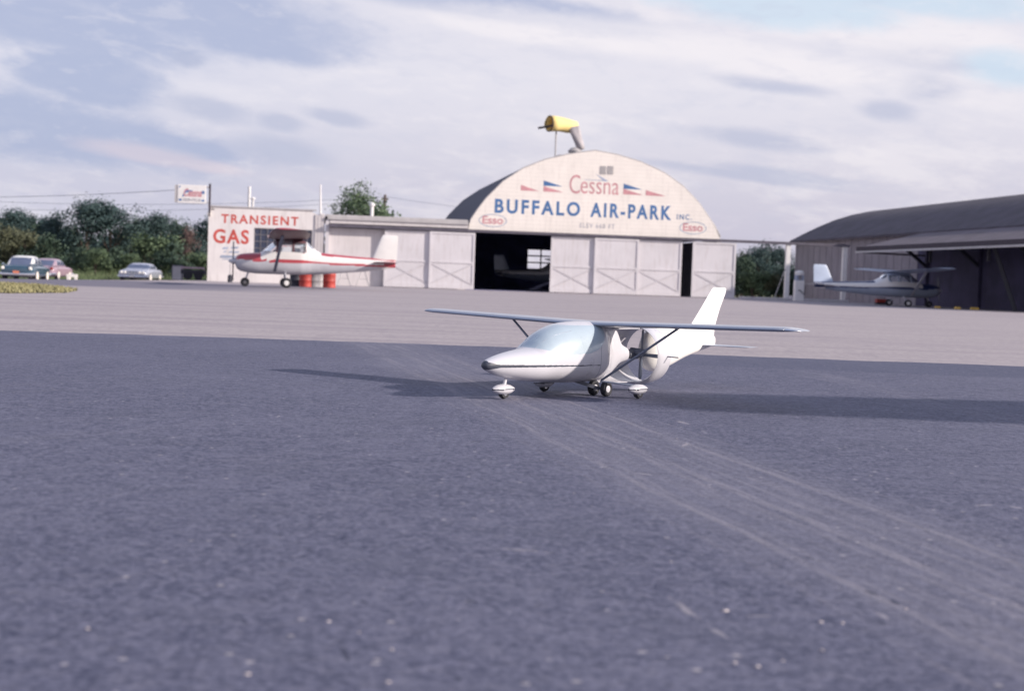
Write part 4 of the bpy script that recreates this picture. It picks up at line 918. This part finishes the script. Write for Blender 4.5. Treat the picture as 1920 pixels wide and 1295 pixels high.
# ------------------------------------------------------------------ cars
def car(name, label, body_m, roof_m, loc, heading, Lc=5.1, Wc=1.88, Hc=1.52, fins=True, front=True, plate=None):
    t = empty(name, loc, heading, label, 'car', 'cars parked at the left'); h = Lc / 2; w = Wc / 2
    st = [(-h, .42, .80, w * .82, .62, 3.5), (-h + .12, .34, .93, w * .94, .62, 4.0), (-h + .7, .28, .98, w, .62, 4.5), (-.9, .26, .98, w, .62, 4.5), (.6, .26, .97, w, .62, 4.5), (h - .9, .28, .96, w * .99, .62, 4.2), (h - .15, .36, .88, w * .95, .62, 4.0), (h, .44, .76, w * .84, .60, 3.2)]
    loft(st, 60, 48, lambda x, y, z: ('b', 0), {'b': ('body', [body_m])}, t)
    gh = Hc
    st = [(-1.72, .90, .96, w * .74, .93, 4), (-1.45, .90, 1.16, w * .76, .98, 3.6), (-1.10, .90, gh - .10, w * .76, 1.0, 3.6), (-.75, .90, gh - .01, w * .76, 1.0, 3.6), (0.1, .90, gh, w * .76, 1.0, 3.6), (.55, .90, gh - .07, w * .77, 1.0, 3.6), (.85, .90, gh - .28, w * .78, 1.0, 3.6), (1.15, .90, .98, w * .80, .94, 4)]
    def cl(x, y, z):
        if z < 1.0: return ('r', 1)
        if z < gh - .13:
            if x > .52: return ('ws', 0)
            if x < -1.02 and abs(y) < w * .62: return ('rw', 0)
            if -1.0 < x < -.28 and abs(y) > w * .55: return ('s1L' if y > 0 else 's1R', 0)
            if -.20 < x < .48 and abs(y) > w * .55: return ('s2L' if y > 0 else 's2R', 0)
        return ('r', 0)
    P = {'r': ('roof', [roof_m, body_m]), 'ws': ('windshield', [m_carglass]), 'rw': ('rear_window', [m_carglass])}
    for k in ('s1L', 's1R', 's2L', 's2R'): P[k] = ('side_window', [m_carglass])
    loft(st, 70, 60, cl, P, t)
    for sx_ in (-1.45, 1.5):
        for sd in (-1, 1):
            y = sd * (w - .10); wh = MB().lathe([(.2, -.09), (.31, -.10), (.345, -.06), (.345, .06), (.31, .10), (.2, .09)], 'y', 28, (sx_, y, .345)).build('wheel', m_black, t, True)
            MB().lathe([(.0, sd * .108), (.10, sd * .125), (.27, sd * .112), (.28, sd * .10)], 'y', 24, (sx_, y, .345)).build('whitewall', m_whitewall, wh, True)
    for sx_, nm in ((-1, 'rear_bumper'), (1, 'front_bumper')):
        b_ = MB(); b_.tube([(sx_ * (h - .25), -w * .99, .48), (sx_ * (h + .02), -w * .86, .46), (sx_ * (h + .08), 0, .46), (sx_ * (h + .02), w * .86, .46), (sx_ * (h - .25), w * .99, .48)], .07, 10); b_.build(nm, m_chrome, t, True)
    for sd in (-1, 1):
        if fins:
            MB().tube([(-h - .02, sd * w * .84, .98), (-h + .5, sd * w * .90, 1.02), (-h + 1.5, sd * w * .92, .95)], [.055, .07, .03], 8).build('tail_fin', body_m, t, True)
        MB().lathe([(0, -.05), (.08, -.03), (.09, .03), (0, .03)], 'x', 16, (-h - .02, sd * w * .80, .80)).build('tail_light', m_lampglass if plate else m_redpaint, t, True)
        MB().lathe([(0, .05), (.07, .045), (.095, 0), (.10, -.05), (0, -.05)], 'x', 18, (h + .01, sd * w * .72, .72)).build('headlight', m_lampglass, t, True)
        MB().lathe([(0, .05), (.07, .045), (.095, 0), (.10, -.05), (0, -.05)], 'x', 18, (h + .01, sd * w * .48, .72)).build('headlight', m_lampglass, t, True)
    gr = MB()
    for k in range(5): gr.box(h - .03, h + .03, -w * .36, w * .36, .60 + k * .05, .625 + k * .05)
    gr.build('grille', m_chrome, t)
    MB().box(-h - .16, -h - .145, -.17, .17, .50, .64).build('licence_plate', m_orange, t)
    MB().box(h + .152, h + .165, -.16, .16, .42, .54).build('licence_plate', m_lampglass, t)
    return t
def carpos(px, Y): p = at(px, 530, Y); return (p.x, p.y, gz(p.x, p.y) + 0.002)
car('parked_car', 'dark teal car with a white roof seen from behind at the far left', m_teal, m_carwhite, carpos(48, 82.5), R(97.5), plate=True, Lc=5.0)
car('parked_car', 'faded pinkish red car half hidden behind the teal car', m_carred, m_carred, carpos(93, 93), R(94), Hc=1.46)
car('parked_car', 'blue-silver car facing the camera on the gravel drive', m_carsilver, m_carsilver, carpos(264, 97), R(272), Hc=1.38, fins=False, Wc=1.98)

# ------------------------------------------------------------------ trees
def make_tree_meshes(seed, H, Rr, base, m_leaf, nclump, nleaf, leaf=0.17, bare=False, lobes=7):
    r = random.Random(seed)
    tk = MB(); tk.tube([(0, 0, 0), (0.05, 0.02, H * .25), (-.04, 0.05, H * .5), (0.05, 0, H * .8)], [H * .028, H * .022, H * .014, H * .005], 8)
    cents = []
    for i in range(lobes):
        a = 2 * math.pi * i / lobes + r.uniform(-.5, .5); q = Rr * r.uniform(.25, .68); z = base + (H - base) * r.uniform(.15, .86)
        cents.append((Vector((q * math.cos(a), q * math.sin(a), z)), Rr * r.uniform(.32, .55)))
    cents.append((Vector((0, 0, H - Rr * .38)), Rr * .42))
    for c_, q in cents: tk.tube([(0, 0, base * .6 + .2 * H * r.random()), tuple((c_ * .6) + Vector((0, 0, c_.z * .25))), tuple(c_)], [H * .012, H * .007, H * .002], 6)
    vs, fs = [], []
    for k in range(nclump):
        c_, q = cents[r.randrange(len(cents))]
        d = Vector((r.gauss(0, 1), r.gauss(0, 1), r.gauss(0, .8))).normalized() * q * r.uniform(.45, 1.12)
        p0 = c_ + d; cs = Rr * r.uniform(.07, .15)
        for j in range(nleaf):
            p = p0 + Vector((r.gauss(0, cs), r.gauss(0, cs), r.gauss(0, cs * .8)))
            if p.z < 0.05: continue
            nrm = (Vector((r.gauss(0, .6), r.gauss(0, .6), r.gauss(0.3, .5))) + d.normalized()).normalized(); a_ = nrm.orthogonal().normalized(); b_ = nrm.cross(a_)
            an_ = r.uniform(0, 6.28); a_, b_ = a_ * math.cos(an_) + b_ * math.sin(an_), -a_ * math.sin(an_) + b_ * math.cos(an_)
            l = leaf * r.uniform(.6, 1.3); i0 = len(vs); vs += [p - a_ * l * .5, p + b_ * l * .32, p + a_ * l * .5, p - b_ * l * .32]; fs.append((i0, i0 + 1, i0 + 2, i0 + 3))
    me = bpy.data.meshes.new('crown'); me.from_pydata([tuple(v) for v in vs], [], fs)
    me.materials.append(m_leaf)
    return tk, me
PROTO = {}
def proto(key, seed, H, Rr, base, m, nc=150, nl=26, leaf=.2, lobes=8):
    tk, me = make_tree_meshes(seed, H, Rr, base, m, nc, nl, leaf, lobes=lobes)
    o = tk.build('trunk', m_bark); tm = o.data; bpy.data.objects.remove(o); PROTO[key] = (tm, me, H)
proto('a', 1, 6.0, 2.4, 1.2, m_leafA, 190, 30); proto('b', 2, 6.0, 2.2, 0.9, m_leafB, 180, 30); proto('c', 3, 6.0, 2.7, 1.0, m_leafA, 200, 30, lobes=10)
proto('r', 7, 5.0, 1.9, 1.0, m_leafD, 70, 22); proto('t', 12, 7.0, 2.5, 1.8, m_leafC, 230, 36, .17, 11)
proto('s', 5, 2.2, 1.5, 0.2, m_leafC, 110, 28, .16, 6); proto('o', 6, 2.2, 1.4, 0.15, m_leafE, 100, 28, .15, 6); proto('d', 8, 2.4, 1.6, 0.2, m_leafB, 120, 28, .17, 7)
def tree(key, px, Y, H, wide=1.0, label='', cat='tree', name='leafy_tree', group='trees along the field edge', dark=None):
    p = at(px, 500, Y); tm, cm, H0 = PROTO[key]
    z = gz(p.x, p.y) if Y < 160 else 0
    t = empty(name, (p.x, p.y, z - 0.05), rnd.uniform(0, 6.28), label, cat, group); s = H / H0; t.scale = (s * wide, s * wide, s)
    a_ = bpy.data.objects.new('trunk' if cat == 'tree' else 'stem', tm); col.objects.link(a_); a_.parent = t
    b_ = bpy.data.objects.new('crown' if cat == 'tree' else 'foliage', cm); col.objects.link(b_); b_.parent = t
    return t
def Hof(px, py, Y, z0=0.3): return at(px, py, Y).z - z0
# (key, px, top y, distance, widen, label)
TL = [('a', 22, 393, 122, 1.0, 'dark leafy tree above the teal car at the far left edge'),
      ('b', 62, 412, 125, 1.0, 'rounded green tree just right of the leftmost tree'),
      ('c', 100, 402, 120, 0.9, 'dark tree above the faded red car'),
      ('a', 160, 377, 118, 1.15, 'tallest tree of the left row, with two crests above the small white barrier'),
      ('c', 207, 380, 119, 1.1, 'dark twin-crested tree right of the tallest one in the left row'),
      ('b', 243, 408, 124, 1.0, 'lower green tree above the left side of the silver car'),
      ('a', 300, 402, 121, 1.0, 'dark tree with a pointed crest right above the silver car'),
      ('b', 334, 410, 124, 1.0, 'round-topped green tree below the box sign'),
      ('r', 352, 428, 114, 0.9, 'thin rusty-leaved tree under the box sign'),
      ('c', 385, 408, 122, 1.0, 'dark tree half hidden by the left corner of the office'),
      ('b', 132, 425, 128, 1.1, 'lower tree filling the gap left of the tallest tree'),
      ('c', 270, 420, 130, 1.1, 'dark back-row tree behind the silver car'),
      ('a', 46, 420, 131, 1.1, 'dark back-row tree over the white car roof'),
      ('b', -20, 400, 124, 1.1, 'green tree cut by the left picture edge')]
for k, px, ty, Y, wd, lb in TL: tree(k, px, Y, Hof(px, ty, Y), wd, lb)
BL = [('o', 8, 430, 112, 1.3, 'olive shrub at the far left edge behind the teal car'), ('o', 45, 440, 110, 1.2, 'olive shrub behind the white car roof'), ('d', 85, 452, 109, 1.2, 'dark shrub behind the faded red car'),
      ('o', 112, 488, 104, 0.8, 'small rusty-olive shrub beside the faded red car'), ('d', 150, 470, 108, 1.2, 'bushy green shrub above the white barrier'), ('s', 178, 466, 106, 1.1, 'light green shrub on the bank right of the barrier'),
      ('d', 212, 470, 108, 1.2, 'green shrub in the middle of the bank'), ('s', 240, 478, 107, 1.1, 'pale shrub left of the silver car roof'), ('s', 285, 450, 110, 1.3, 'tall pale shrub right behind the silver car'),
      ('d', 322, 462, 108, 1.2, 'dark shrub behind the grey cabinet'), ('s', 372, 474, 106, 1.0, 'light green shrub behind the trailer'), ('d', 346, 480, 104, 1.0, 'dark shrub between cabinet and trailer')]
for k, px, ty, Y, wd, lb in BL: tree(k, px, Y, Hof(px, ty, Y, 0.1), wd, lb, 'shrub', 'leafy_shrub', 'shrubs on the bank')
tree('t', 668, 104, Hof(668, 338, 104, 0), 0.92, 'leafy green tree rising behind the low wing roof', group='trees behind the buildings')
tree('s', 708, 101, Hof(708, 388, 101, 0), 0.6, 'small tree beside the dark utility pole behind the roof', group='trees behind the buildings')
for k, px, ty, Y, wd, lb in (('b', 1392, 468, 108, 0.9, 'tree nearest the arched hangar in the gap at the right'), ('c', 1430, 456, 112, 1.0, 'taller middle tree in the gap between the hangars'), ('a', 1462, 462, 115, 1.0, 'dark tree behind the white track post'), ('b', 1415, 470, 118, 1.2, 'back tree in the gap between the hangars')):
    tree(k, px, Y, Hof(px, ty, Y, 0), wd, lb, group='trees between the hangars')
for k, px, ty, Y, wd, lb in (('d', 1385, 500, 103, 1.1, 'dark shrub beside the right hangar door'), ('s', 1412, 508, 101, 1.1, 'light green shrub in the middle of the gap'), ('o', 1440, 512, 102, 1.1, 'olive shrub left of the track post stay'), ('d', 1462, 505, 104, 1.1, 'shrub by the foot of the track post')):
    tree(k, px, Y, Hof(px, ty, Y, 0), wd, lb, 'shrub', 'leafy_shrub', 'shrubs between the hangars')

def far_wood(x0, x1, Y, n, H, label):
    r = random.Random(31); vs, fs = [], []
    for k in range(n):
        x = r.uniform(x0, x1); y = Y + r.uniform(-3, 6); top_ = H * (0.75 + 0.18 * math.sin(x * .35) + 0.12 * math.sin(x * 1.1 + 2)); z = r.uniform(0, 1) ** .8 * top_
        p = Vector((x, y, z)); nrm = Vector((r.gauss(0, 1), r.gauss(0, 1) - .6, r.gauss(.3, 1))).normalized(); a_ = nrm.orthogonal().normalized(); b_ = nrm.cross(a_); l = r.uniform(.25, .6)
        i0 = len(vs); vs += [p - a_ * l * .5, p + b_ * l * .4, p + a_ * l * .5, p - b_ * l * .4]; fs.append((i0, i0 + 1, i0 + 2, i0 + 3))
    me = bpy.data.meshes.new('far_wood'); me.from_pydata([tuple(v) for v in vs], [], fs); tag(link_mesh('far_wood', me, m_leafA), label, 'wood', kind='stuff')
far_wood(-110, -14, 140, 42000, 5.2, 'dark far-off wood filling the gaps behind the left row of trees')
far_wood(14, 34, 132, 9000, 3.6, 'dark undergrowth behind the trees in the gap at the right')

# ------------------------------------------------------------------ utility pole and wires
pb_ = at(720.5, 420, 128); pt_ = at(720.5, 365, 128)
up_ = empty('utility_pole', (pb_.x, 128, 0), 0, 'dark wooden utility pole behind the low wing roof', 'utility pole')
MB().tube([(0, 0, 0), (0, 0, pt_.z)], [.17, .12], 10).build('post', m_wood, up_)
MB().box(-.30, .30, -.08, .08, pt_.z - .45, pt_.z - .30).build('transformer', m_wood, up_)
def wire(pa, pb, sag, label, r=0.018):
    pa, pb = Vector(pa), Vector(pb); pts = [pa.lerp(pb, i / 16) - Vector((0, 0, sag * 4 * (i / 16) * (1 - i / 16))) for i in range(17)]
    o = MB().tube(pts, r, 5).build('overhead_wire', m_strut); tag(o, label, 'wire', 'overhead wires')
wire(at(-60, 370, 112), at(392, 352, 96), 0.15, 'topmost overhead wire running left from the box sign')
wire(at(-60, 376, 124), at(720, 369, 128), 0.5, 'overhead wire crossing low behind the box sign to the pole', 0.015)
wire(at(-60, 390, 124), at(720, 376, 128), 0.5, 'lowest overhead wire just above the left trees', 0.015)
wire(at(720, 368, 128), at(1020, 398, 150), 0.3, 'overhead wire falling from the pole toward the arched hangar', 0.015)

# ------------------------------------------------------------------ loose stones on the asphalt
PB = [(163, 1183, 8, 'pale pebble alone at the lower left'), (615, 1169, 8, 'pale round pebble left of the lower middle'), (733, 1222, 8, 'pebble below and right of the lower middle one'), (463, 1269, 11, 'pale pebble at the bottom edge left of the middle'), (727, 1284, 11, 'biggest pale pebble on the bottom edge'),
      (1359, 1149, 11, 'pale pebble right of the long pale scrape'), (1538, 1170, 9, 'left one of two bright pebbles close together'), (1579, 1172, 9, 'right one of two bright pebbles close together'), (1697, 1145, 7, 'small pebble beyond the two bright ones'), (1541, 1223, 8, 'pebble below the two bright ones'),
      (1377, 1247, 10, 'left pebble of the lower pair at the bottom right'), (1420, 1254, 10, 'right pebble of the lower pair at the bottom right'), (1467, 1243, 6, 'small pebble above the lower pair'), (1258, 1056, 4, 'tiny pebble in the middle of the asphalt'), (673, 1190, 5, 'tiny pebble beside the middle pebbles'), (1269, 824, 3, 'tiny bright pebble on the wheel track')]
for i, (px, py, sz, lb) in enumerate(PB):
    d = ray(px, py); k = -CAM_H / d.z; P0 = Vector((0, 0, CAM_H)) + d * k
    w_ = sz * 1.1 / FPX * P0.y * 0.5; r_ = random.Random(i)
    bm = bmesh.new(); bmesh.ops.create_icosphere(bm, subdivisions=1, radius=w_)
    for v in bm.verts: v.co *= 1 + r_.uniform(-.3, .3); v.co.z *= .45; v.co.x *= 1.15
    me = bpy.data.meshes.new('pebble'); bm.to_mesh(me); bm.free(); o = link_mesh('pebble', me, m_stone, None, True); o.location = (P0.x, P0.y, 0.004 + w_ * .25)
    tag(o, lb, 'pebble', 'loose pebbles on the asphalt')

# ------------------------------------------------------------------ the scale-model aircraft
mp = empty('model_aircraft', (0.455, 7.74, 0.004), math.atan2(-0.766, -0.643), 'white scale-model aircraft with pale blue canopy and ducted propeller on the asphalt', 'model aircraft')
# forebody: x forward from the wing centre, y to port
st = [(.852, .168, .180, .006, .173, 2.0), (.845, .158, .192, .020, .173, 2.0), (.82, .143, .205, .034, .174, 2.0), (.76, .122, .222, .055, .175, 2.1), (.68, .105, .238, .078, .176, 2.2), (.60, .092, .250, .099, .176, 2.3),
      (.55, .086, .258, .111, .176, 2.35), (.50, .082, .296, .120, .178, 2.3), (.45, .079, .333, .129, .180, 2.2), (.40, .076, .358, .137, .182, 2.15), (.34, .073, .377, .145, .185, 2.15), (.27, .070, .388, .150, .190, 2.2), (.20, .069, .392, .152, .195, 2.35),
      (.136, .069, .394, .152, .20, 2.5), (.09, .070, .394, .149, .205, 2.6), (.05, .071, .393, .135, .21, 2.5), (.01, .072, .392, .106, .21, 2.3), (-.03, .073, .390, .076, .21, 2.1), (-.07, .078, .387, .050, .21, 1.8), (-.12, .100, .384, .032, .21, 1.7), (-.17, .140, .340, .026, .21, 1.8), (-.21, .165, .270, .024, .21, 2.0), (-.26, .175, .245, .022, .21, 2.0)]
zcx = [.07, .085, .105, .13, .17, .22, .28, .34, .40, .47, .55]; zcz = [.375, .335, .295, .268, .246, .233, .228, .227, .230, .240, .262]
def clm(x, y, z):
    if .075 < x < .552 and z < .376:
        if z > float(np.interp(x, zcx, zcz)):
            return ('c', 0)
    if .075 < x < .552 and x > .33 and z > float(np.interp(x, zcx, zcz)): return ('c', 0)
    if x > .836: return ('b', 1)
    if .14 < x <= .836:
        th = .0015 + .0065 * (x - .14) / .69
        if abs(z - (.1675 + .006 * (x - .14))) < th + (0.010 * max(0, x - .78) / .05): return ('b', 1)
    if abs(x - .136) < .0016: return ('b', 2)
    return ('b', 0)
xs = np.concatenate([np.linspace(-.26, .55, 300), np.linspace(.5525, .852, 150)])
loft(st, 0, 360, clm, {'b': ('fuselage', [m_silver, m_dark, m_strut]), 'c': ('canopy', [m_canopy])}, mp, xs=xs)
# canopy frame line
cf = MB(); pl = []
def on_body(x, fy):
    A = np.array(sorted(st)); zb, zt, w, zm, ex = [float(cpx(A[:, 0], A[:, i], x)) for i in range(1, 6)]
    c_ = fy; e = ex / 2; s_ = (1 - abs(c_) ** ex) ** (1 / ex)
    return Vector((x, w * c_, zm + s_ * (zt - zm)))
for sd in (1, -1):
    pts = [on_body(x, sd * f) * 1.0 for x, f in ((.535, .42), (.48, .50), (.42, .56), (.36, .60), (.31, .62))]
    cf.tube([p + Vector((0, sd * .0005, .0005)) for p in pts], .0012, 5)
cf.build('canopy_frame', m_silver2, mp)
# wing
sts = []
for y in (-1.2, -1.19, -1.15, -.6, -.12, 0, .12, .6, 1.15, 1.19, 1.2):
    a_ = abs(y); ch = .335 - .07 * a_ / 1.31; k = 1 if a_ < 1.16 else .96 if a_ < 1.195 else .9
    sts.append((y, .135 - .03 * a_ / 1.31 - (1 - k) * ch * .5, ch * k, .378 + .022 * a_, 1 if a_ < 1.16 else .95 if a_ < 1.195 else .9))
wing_mesh(sts, 0.115).build('wing', m_silver2, mp, True)
for sd in (-1, 1):
    sts = [(sd * 1.201, .09, .24, .404, .85), (sd * 1.222, .075, .20, .403, .8), (sd * 1.243, .04, .13, .401, .7), (sd * 1.255, .0, .05, .399, .5)]
    wing_mesh(sts, 0.115).build('wing_tip', m_chrome if sd > 0 else m_silver2, mp, True)
    MB().tube([(.12, sd * .135, .085), (.04, sd * .565, .386)], [.0065, .0065], 10).build('wing_strut', m_strut, mp, True)
# faired nose, port and starboard wheel pods
def pod(x, y, top, nm='wheel_fairing'):
    A = [(x - .062, .046, .050, .003, .048, 2), (x - .05, .036, .058, .013, .048, 2), (x - .02, .024, .070, .023, .047, 2), (x + .01, .022, .073, .025, .047, 2), (x + .045, .030, .066, .018, .048, 2), (x + .066, .044, .054, .004, .048, 2)]
    e = bpy.data.objects.new(nm, None)
    o = loft(A, 40, 32, lambda a_, b_, c_: ('p', 1 if abs(c_ - .048) < .0028 else 0), {'p': (nm, [m_silver, m_dark])}, mp)['p']
    me = o.data
    for v in me.vertices: v.co.y += y
    wh = MB().lathe([(.008, -.009), (.020, -.010), (.025, 0), (.020, .010), (.008, .009)], 'y', 20, (x, y, .026)).build('wheel', m_black, o, True)
    MB().lathe([(0, -.011), (.009, -.010), (.009, .010), (0, .011)], 'y', 14, (x, y, .026)).build('hub', m_chrome, o, True)
    return o
pod(.70, 0, .1); MB().tube([(.70, 0, .066), (.685, 0, .125)], [.010, .007], 10).build('nose_leg', m_silver, mp, True)
pod(.055, .335, .1); pod(.17, -.20, .1)
MB().tube([(.11, .13, .080), (.09, .22, .075), (.055, .328, .066)], [.006, .005, .004], 8).build('gear_leg', m_silver2, mp, True)
MB().tube([(.17, -.10, .078), (.17, -.16, .072), (.17, -.195, .064)], [.006, .005, .004], 8).build('gear_leg', m_silver2, mp, True)
# twin centre wheels on a raked leg
cw = MB().bar((.22, .03, .085), (.10, .11, .040), .035, .018).build('centre_gear_leg', m_dark, mp)
for yy in (.068, .152):
    wh = MB().lathe([(.018, -.013), (.030, -.017), (.038, -.012), (.040, 0), (.038, .012), (.030, .017), (.018, .013)], 'y', 28, (.088, yy, .040)).build('main_wheel', m_black, mp, True)
    MB().lathe([(0, -.012), (.018, -.012), (.020, 0), (.018, .014), (.010, .0165), (0, .0165)], 'y', 20, (.088, yy, .040)).build('hub', m_silver, wh, True)
MB().tube([(.088, .06, .040), (.088, .15, .040)], .006, 8).build('axle', m_strut, mp)
# duct ring round the propeller
ZR, RR = .205, .160
prof = [(RR - .010, -.345), (RR - .003, -.335), (RR + .005, -.345), (RR + .008, -.37), (RR + .005, -.41), (RR - .002, -.455), (RR - .005, -.455), (RR - .008, -.41), (RR - .012, -.37), (RR - .010, -.345)]
MB().lathe([(r, x) for r, x in prof], 'x', 96, (0, 0, ZR)).build('propeller_duct', m_silver, mp, True)
# scooped half shell that leads the air from behind the cabin into the duct (open on the port side)
vs, fs = [], []; NA, NX = 40, 12
for i in range(NX + 1):
    x = -.07 - .275 * i / NX; f = i / NX
    for k in range(NA + 1):
        lo = 258 + 14 * f; an = R(78 + (lo - 78) * k / NA)      # from the top over starboard to the bottom
        rr_ = RR - .010 - .006 * (1 - f) ** 2
        for q in (0, .005): vs.append((x, (rr_ + q) * math.cos(an), ZR + (rr_ + q) * math.sin(an) * (1.0 + .02 * (1 - f))))
W_ = (NA + 1) * 2
for i in range(NX):
    for k in range(NA):
        a_ = i * W_ + k * 2; b_ = a_ + 2; c_ = a_ + W_; d_ = c_ + 2
        fs += [(a_, b_, d_, c_), (a_ + 1, c_ + 1, d_ + 1, b_ + 1)]
    for k in (0, NA): a_ = i * W_ + k * 2; fs.append((a_, a_ + W_, a_ + W_ + 1, a_ + 1))
for i in (0, NX):
    for k in range(NA): a_ = i * W_ + k * 2; fs.append((a_, a_ + 1, a_ + 3, a_ + 2))
MB().add(vs, fs).build('air_intake', m_silver, mp, True)
# engine and four-bladed propeller
en = MB(); en.lathe([(0, -.27), (.020, -.275), (.024, -.31), (.024, -.35), (.018, -.375), (0, -.38)], 'x', 28, (0, 0, ZR)); en.build('engine', m_dark, mp, True)
cy_ = MB(); cy_.tube([(-.33, -.055, ZR + .012), (-.33, .055, ZR + .012)], .018, 14); cy_.tube([(-.36, -.045, ZR + .026), (-.355, .05, ZR + .020)], .014, 10); cy_.build('cylinders', m_strut, mp, True)
m_blade2_ = mat('propeller_grey', (0.22, 0.25, 0.32), 0.4, 0.05, 8)
def blade(ang, name='blade', x=-.395, rr=RR - .018, par=None):
    d = Vector((0, math.sin(ang), math.cos(ang))); e = Vector((0, d.z, -d.y)); vs_ = []
    for q, w_, tw in ((.012, .007, .5), (.05, .010, .5), (.10, .0115, .35), (rr - .01, .010, .25), (rr, .005, .2)):
        c_ = Vector((x, 0, ZR)) + d * q; ee = e * math.cos(tw) + Vector((1, 0, 0)) * math.sin(tw); nn_ = d.cross(ee) * .0025
        vs_ += [c_ - ee * w_, c_ + nn_, c_ + ee * w_, c_ - nn_]
    m_ = MB(); m_.add(vs_, [(4 * i + a_, 4 * i + (a_ + 1) % 4, 4 * i + 4 + (a_ + 1) % 4, 4 * i + 4 + a_) for i in range(4) for a_ in range(4)] + [(0, 1, 2, 3), (19, 18, 17, 16)])
    return m_.build(name, m_blade2_, par or mp)
hub = MB().lathe([(0, -.375), (.016, -.38), (.018, -.40), (.012, -.415), (0, -.42)], 'x', 20, (0, 0, ZR)).build('propeller_hub', m_strut, mp, True)
for a_ in (0, 90, 180, 270): blade(R(a_ + 2), par=hub)
MB().tube([(-.41, .02, ZR), (-.415, .235, ZR - .004)], .0035, 8).build('exhaust_pipe', m_strut, mp)
# rear body behind the duct
st2 = [(-.405, .175, .25, .018, .21, 2.0), (-.42, .145, .29, .042, .21, 2.0), (-.45, .118, .335, .066, .215, 2.1), (-.50, .106, .366, .084, .22, 2.1), (-.56, .114, .373, .080, .235, 2.2), (-.65, .138, .374, .054, .25, 2.2), (-.78, .180, .370, .044, .265, 2.2), (-.90, .208, .362, .030, .275, 2.1), (-1.0, .230, .345, .018, .28, 2.0), (-1.09, .250, .300, .006, .275, 2.0)]
loft(st2, 90, 96, lambda x, y, z: ('b', 0), {'b': ('tail_boom', [m_tailw])}, mp)
MB().bar((-.10, 0, .376), (-.56, 0, .366), .05, .024).build('boom_pylon', m_silver, mp, bevel=.006)
fin_st = [(.27, -.80, .275, 0, .8), (.35, -.835, .250, 0, 1), (.387, -.857, .238, 0, 1), (.47, -.935, .195, 0, 1), (.56, -1.015, .165, 0, 1), (.592, -1.045, .145, 0, .8), (.600, -1.06, .115, 0, .4)]
wing_mesh(fin_st, .10, True).build('fin', m_tailw, mp, True)
hs = []
for y in (-.30, -.288, -.255, 0, .255, .288, .30):
    a_ = abs(y); ch = (.19 - .05 * a_ / .3) * (1 if a_ < .27 else .85 if a_ < .295 else .6); hs.append((y, -.93 - .06 * a_ / .3 - (0 if a_ < .27 else .012), ch, .252, 1 if a_ < .27 else .6))
wing_mesh(hs, .075).build('tailplane', m_silver2, mp, True)

# stretch the body to its true length about the wing
for o in children(mp):
    if o.type != 'MESH' or o.name.split('.')[0] in ('wing', 'wing_tip', 'wing_strut'): continue
    fam = [o] + children(o)
    co = [v.co for v in o.data.vertices]; mx = sum(c.x for c in co) / len(co)
    rigid = o.name.split('.')[0] in ('wheel_fairing', 'main_wheel', 'propeller_hub', 'axle')
    k = 1.085 if mx > 0 else 1.11
    for q in fam:
        for v in q.data.vertices:
            if rigid: v.co.x += mx * (k - 1)
            else: v.co.x *= (1.085 if v.co.x > 0 else 1.11)
    if o.name.split('.')[0] == 'wheel_fairing':
        cx_ = mx * k; cy_m = sum(v.co.y for v in o.data.vertices) / len(o.data.vertices)
        for q in fam:
            for v in q.data.vertices:
                v.co.x = cx_ + (v.co.x - cx_) * 1.32; v.co.y = cy_m + (v.co.y - cy_m) * 1.3; v.co.z *= 1.06
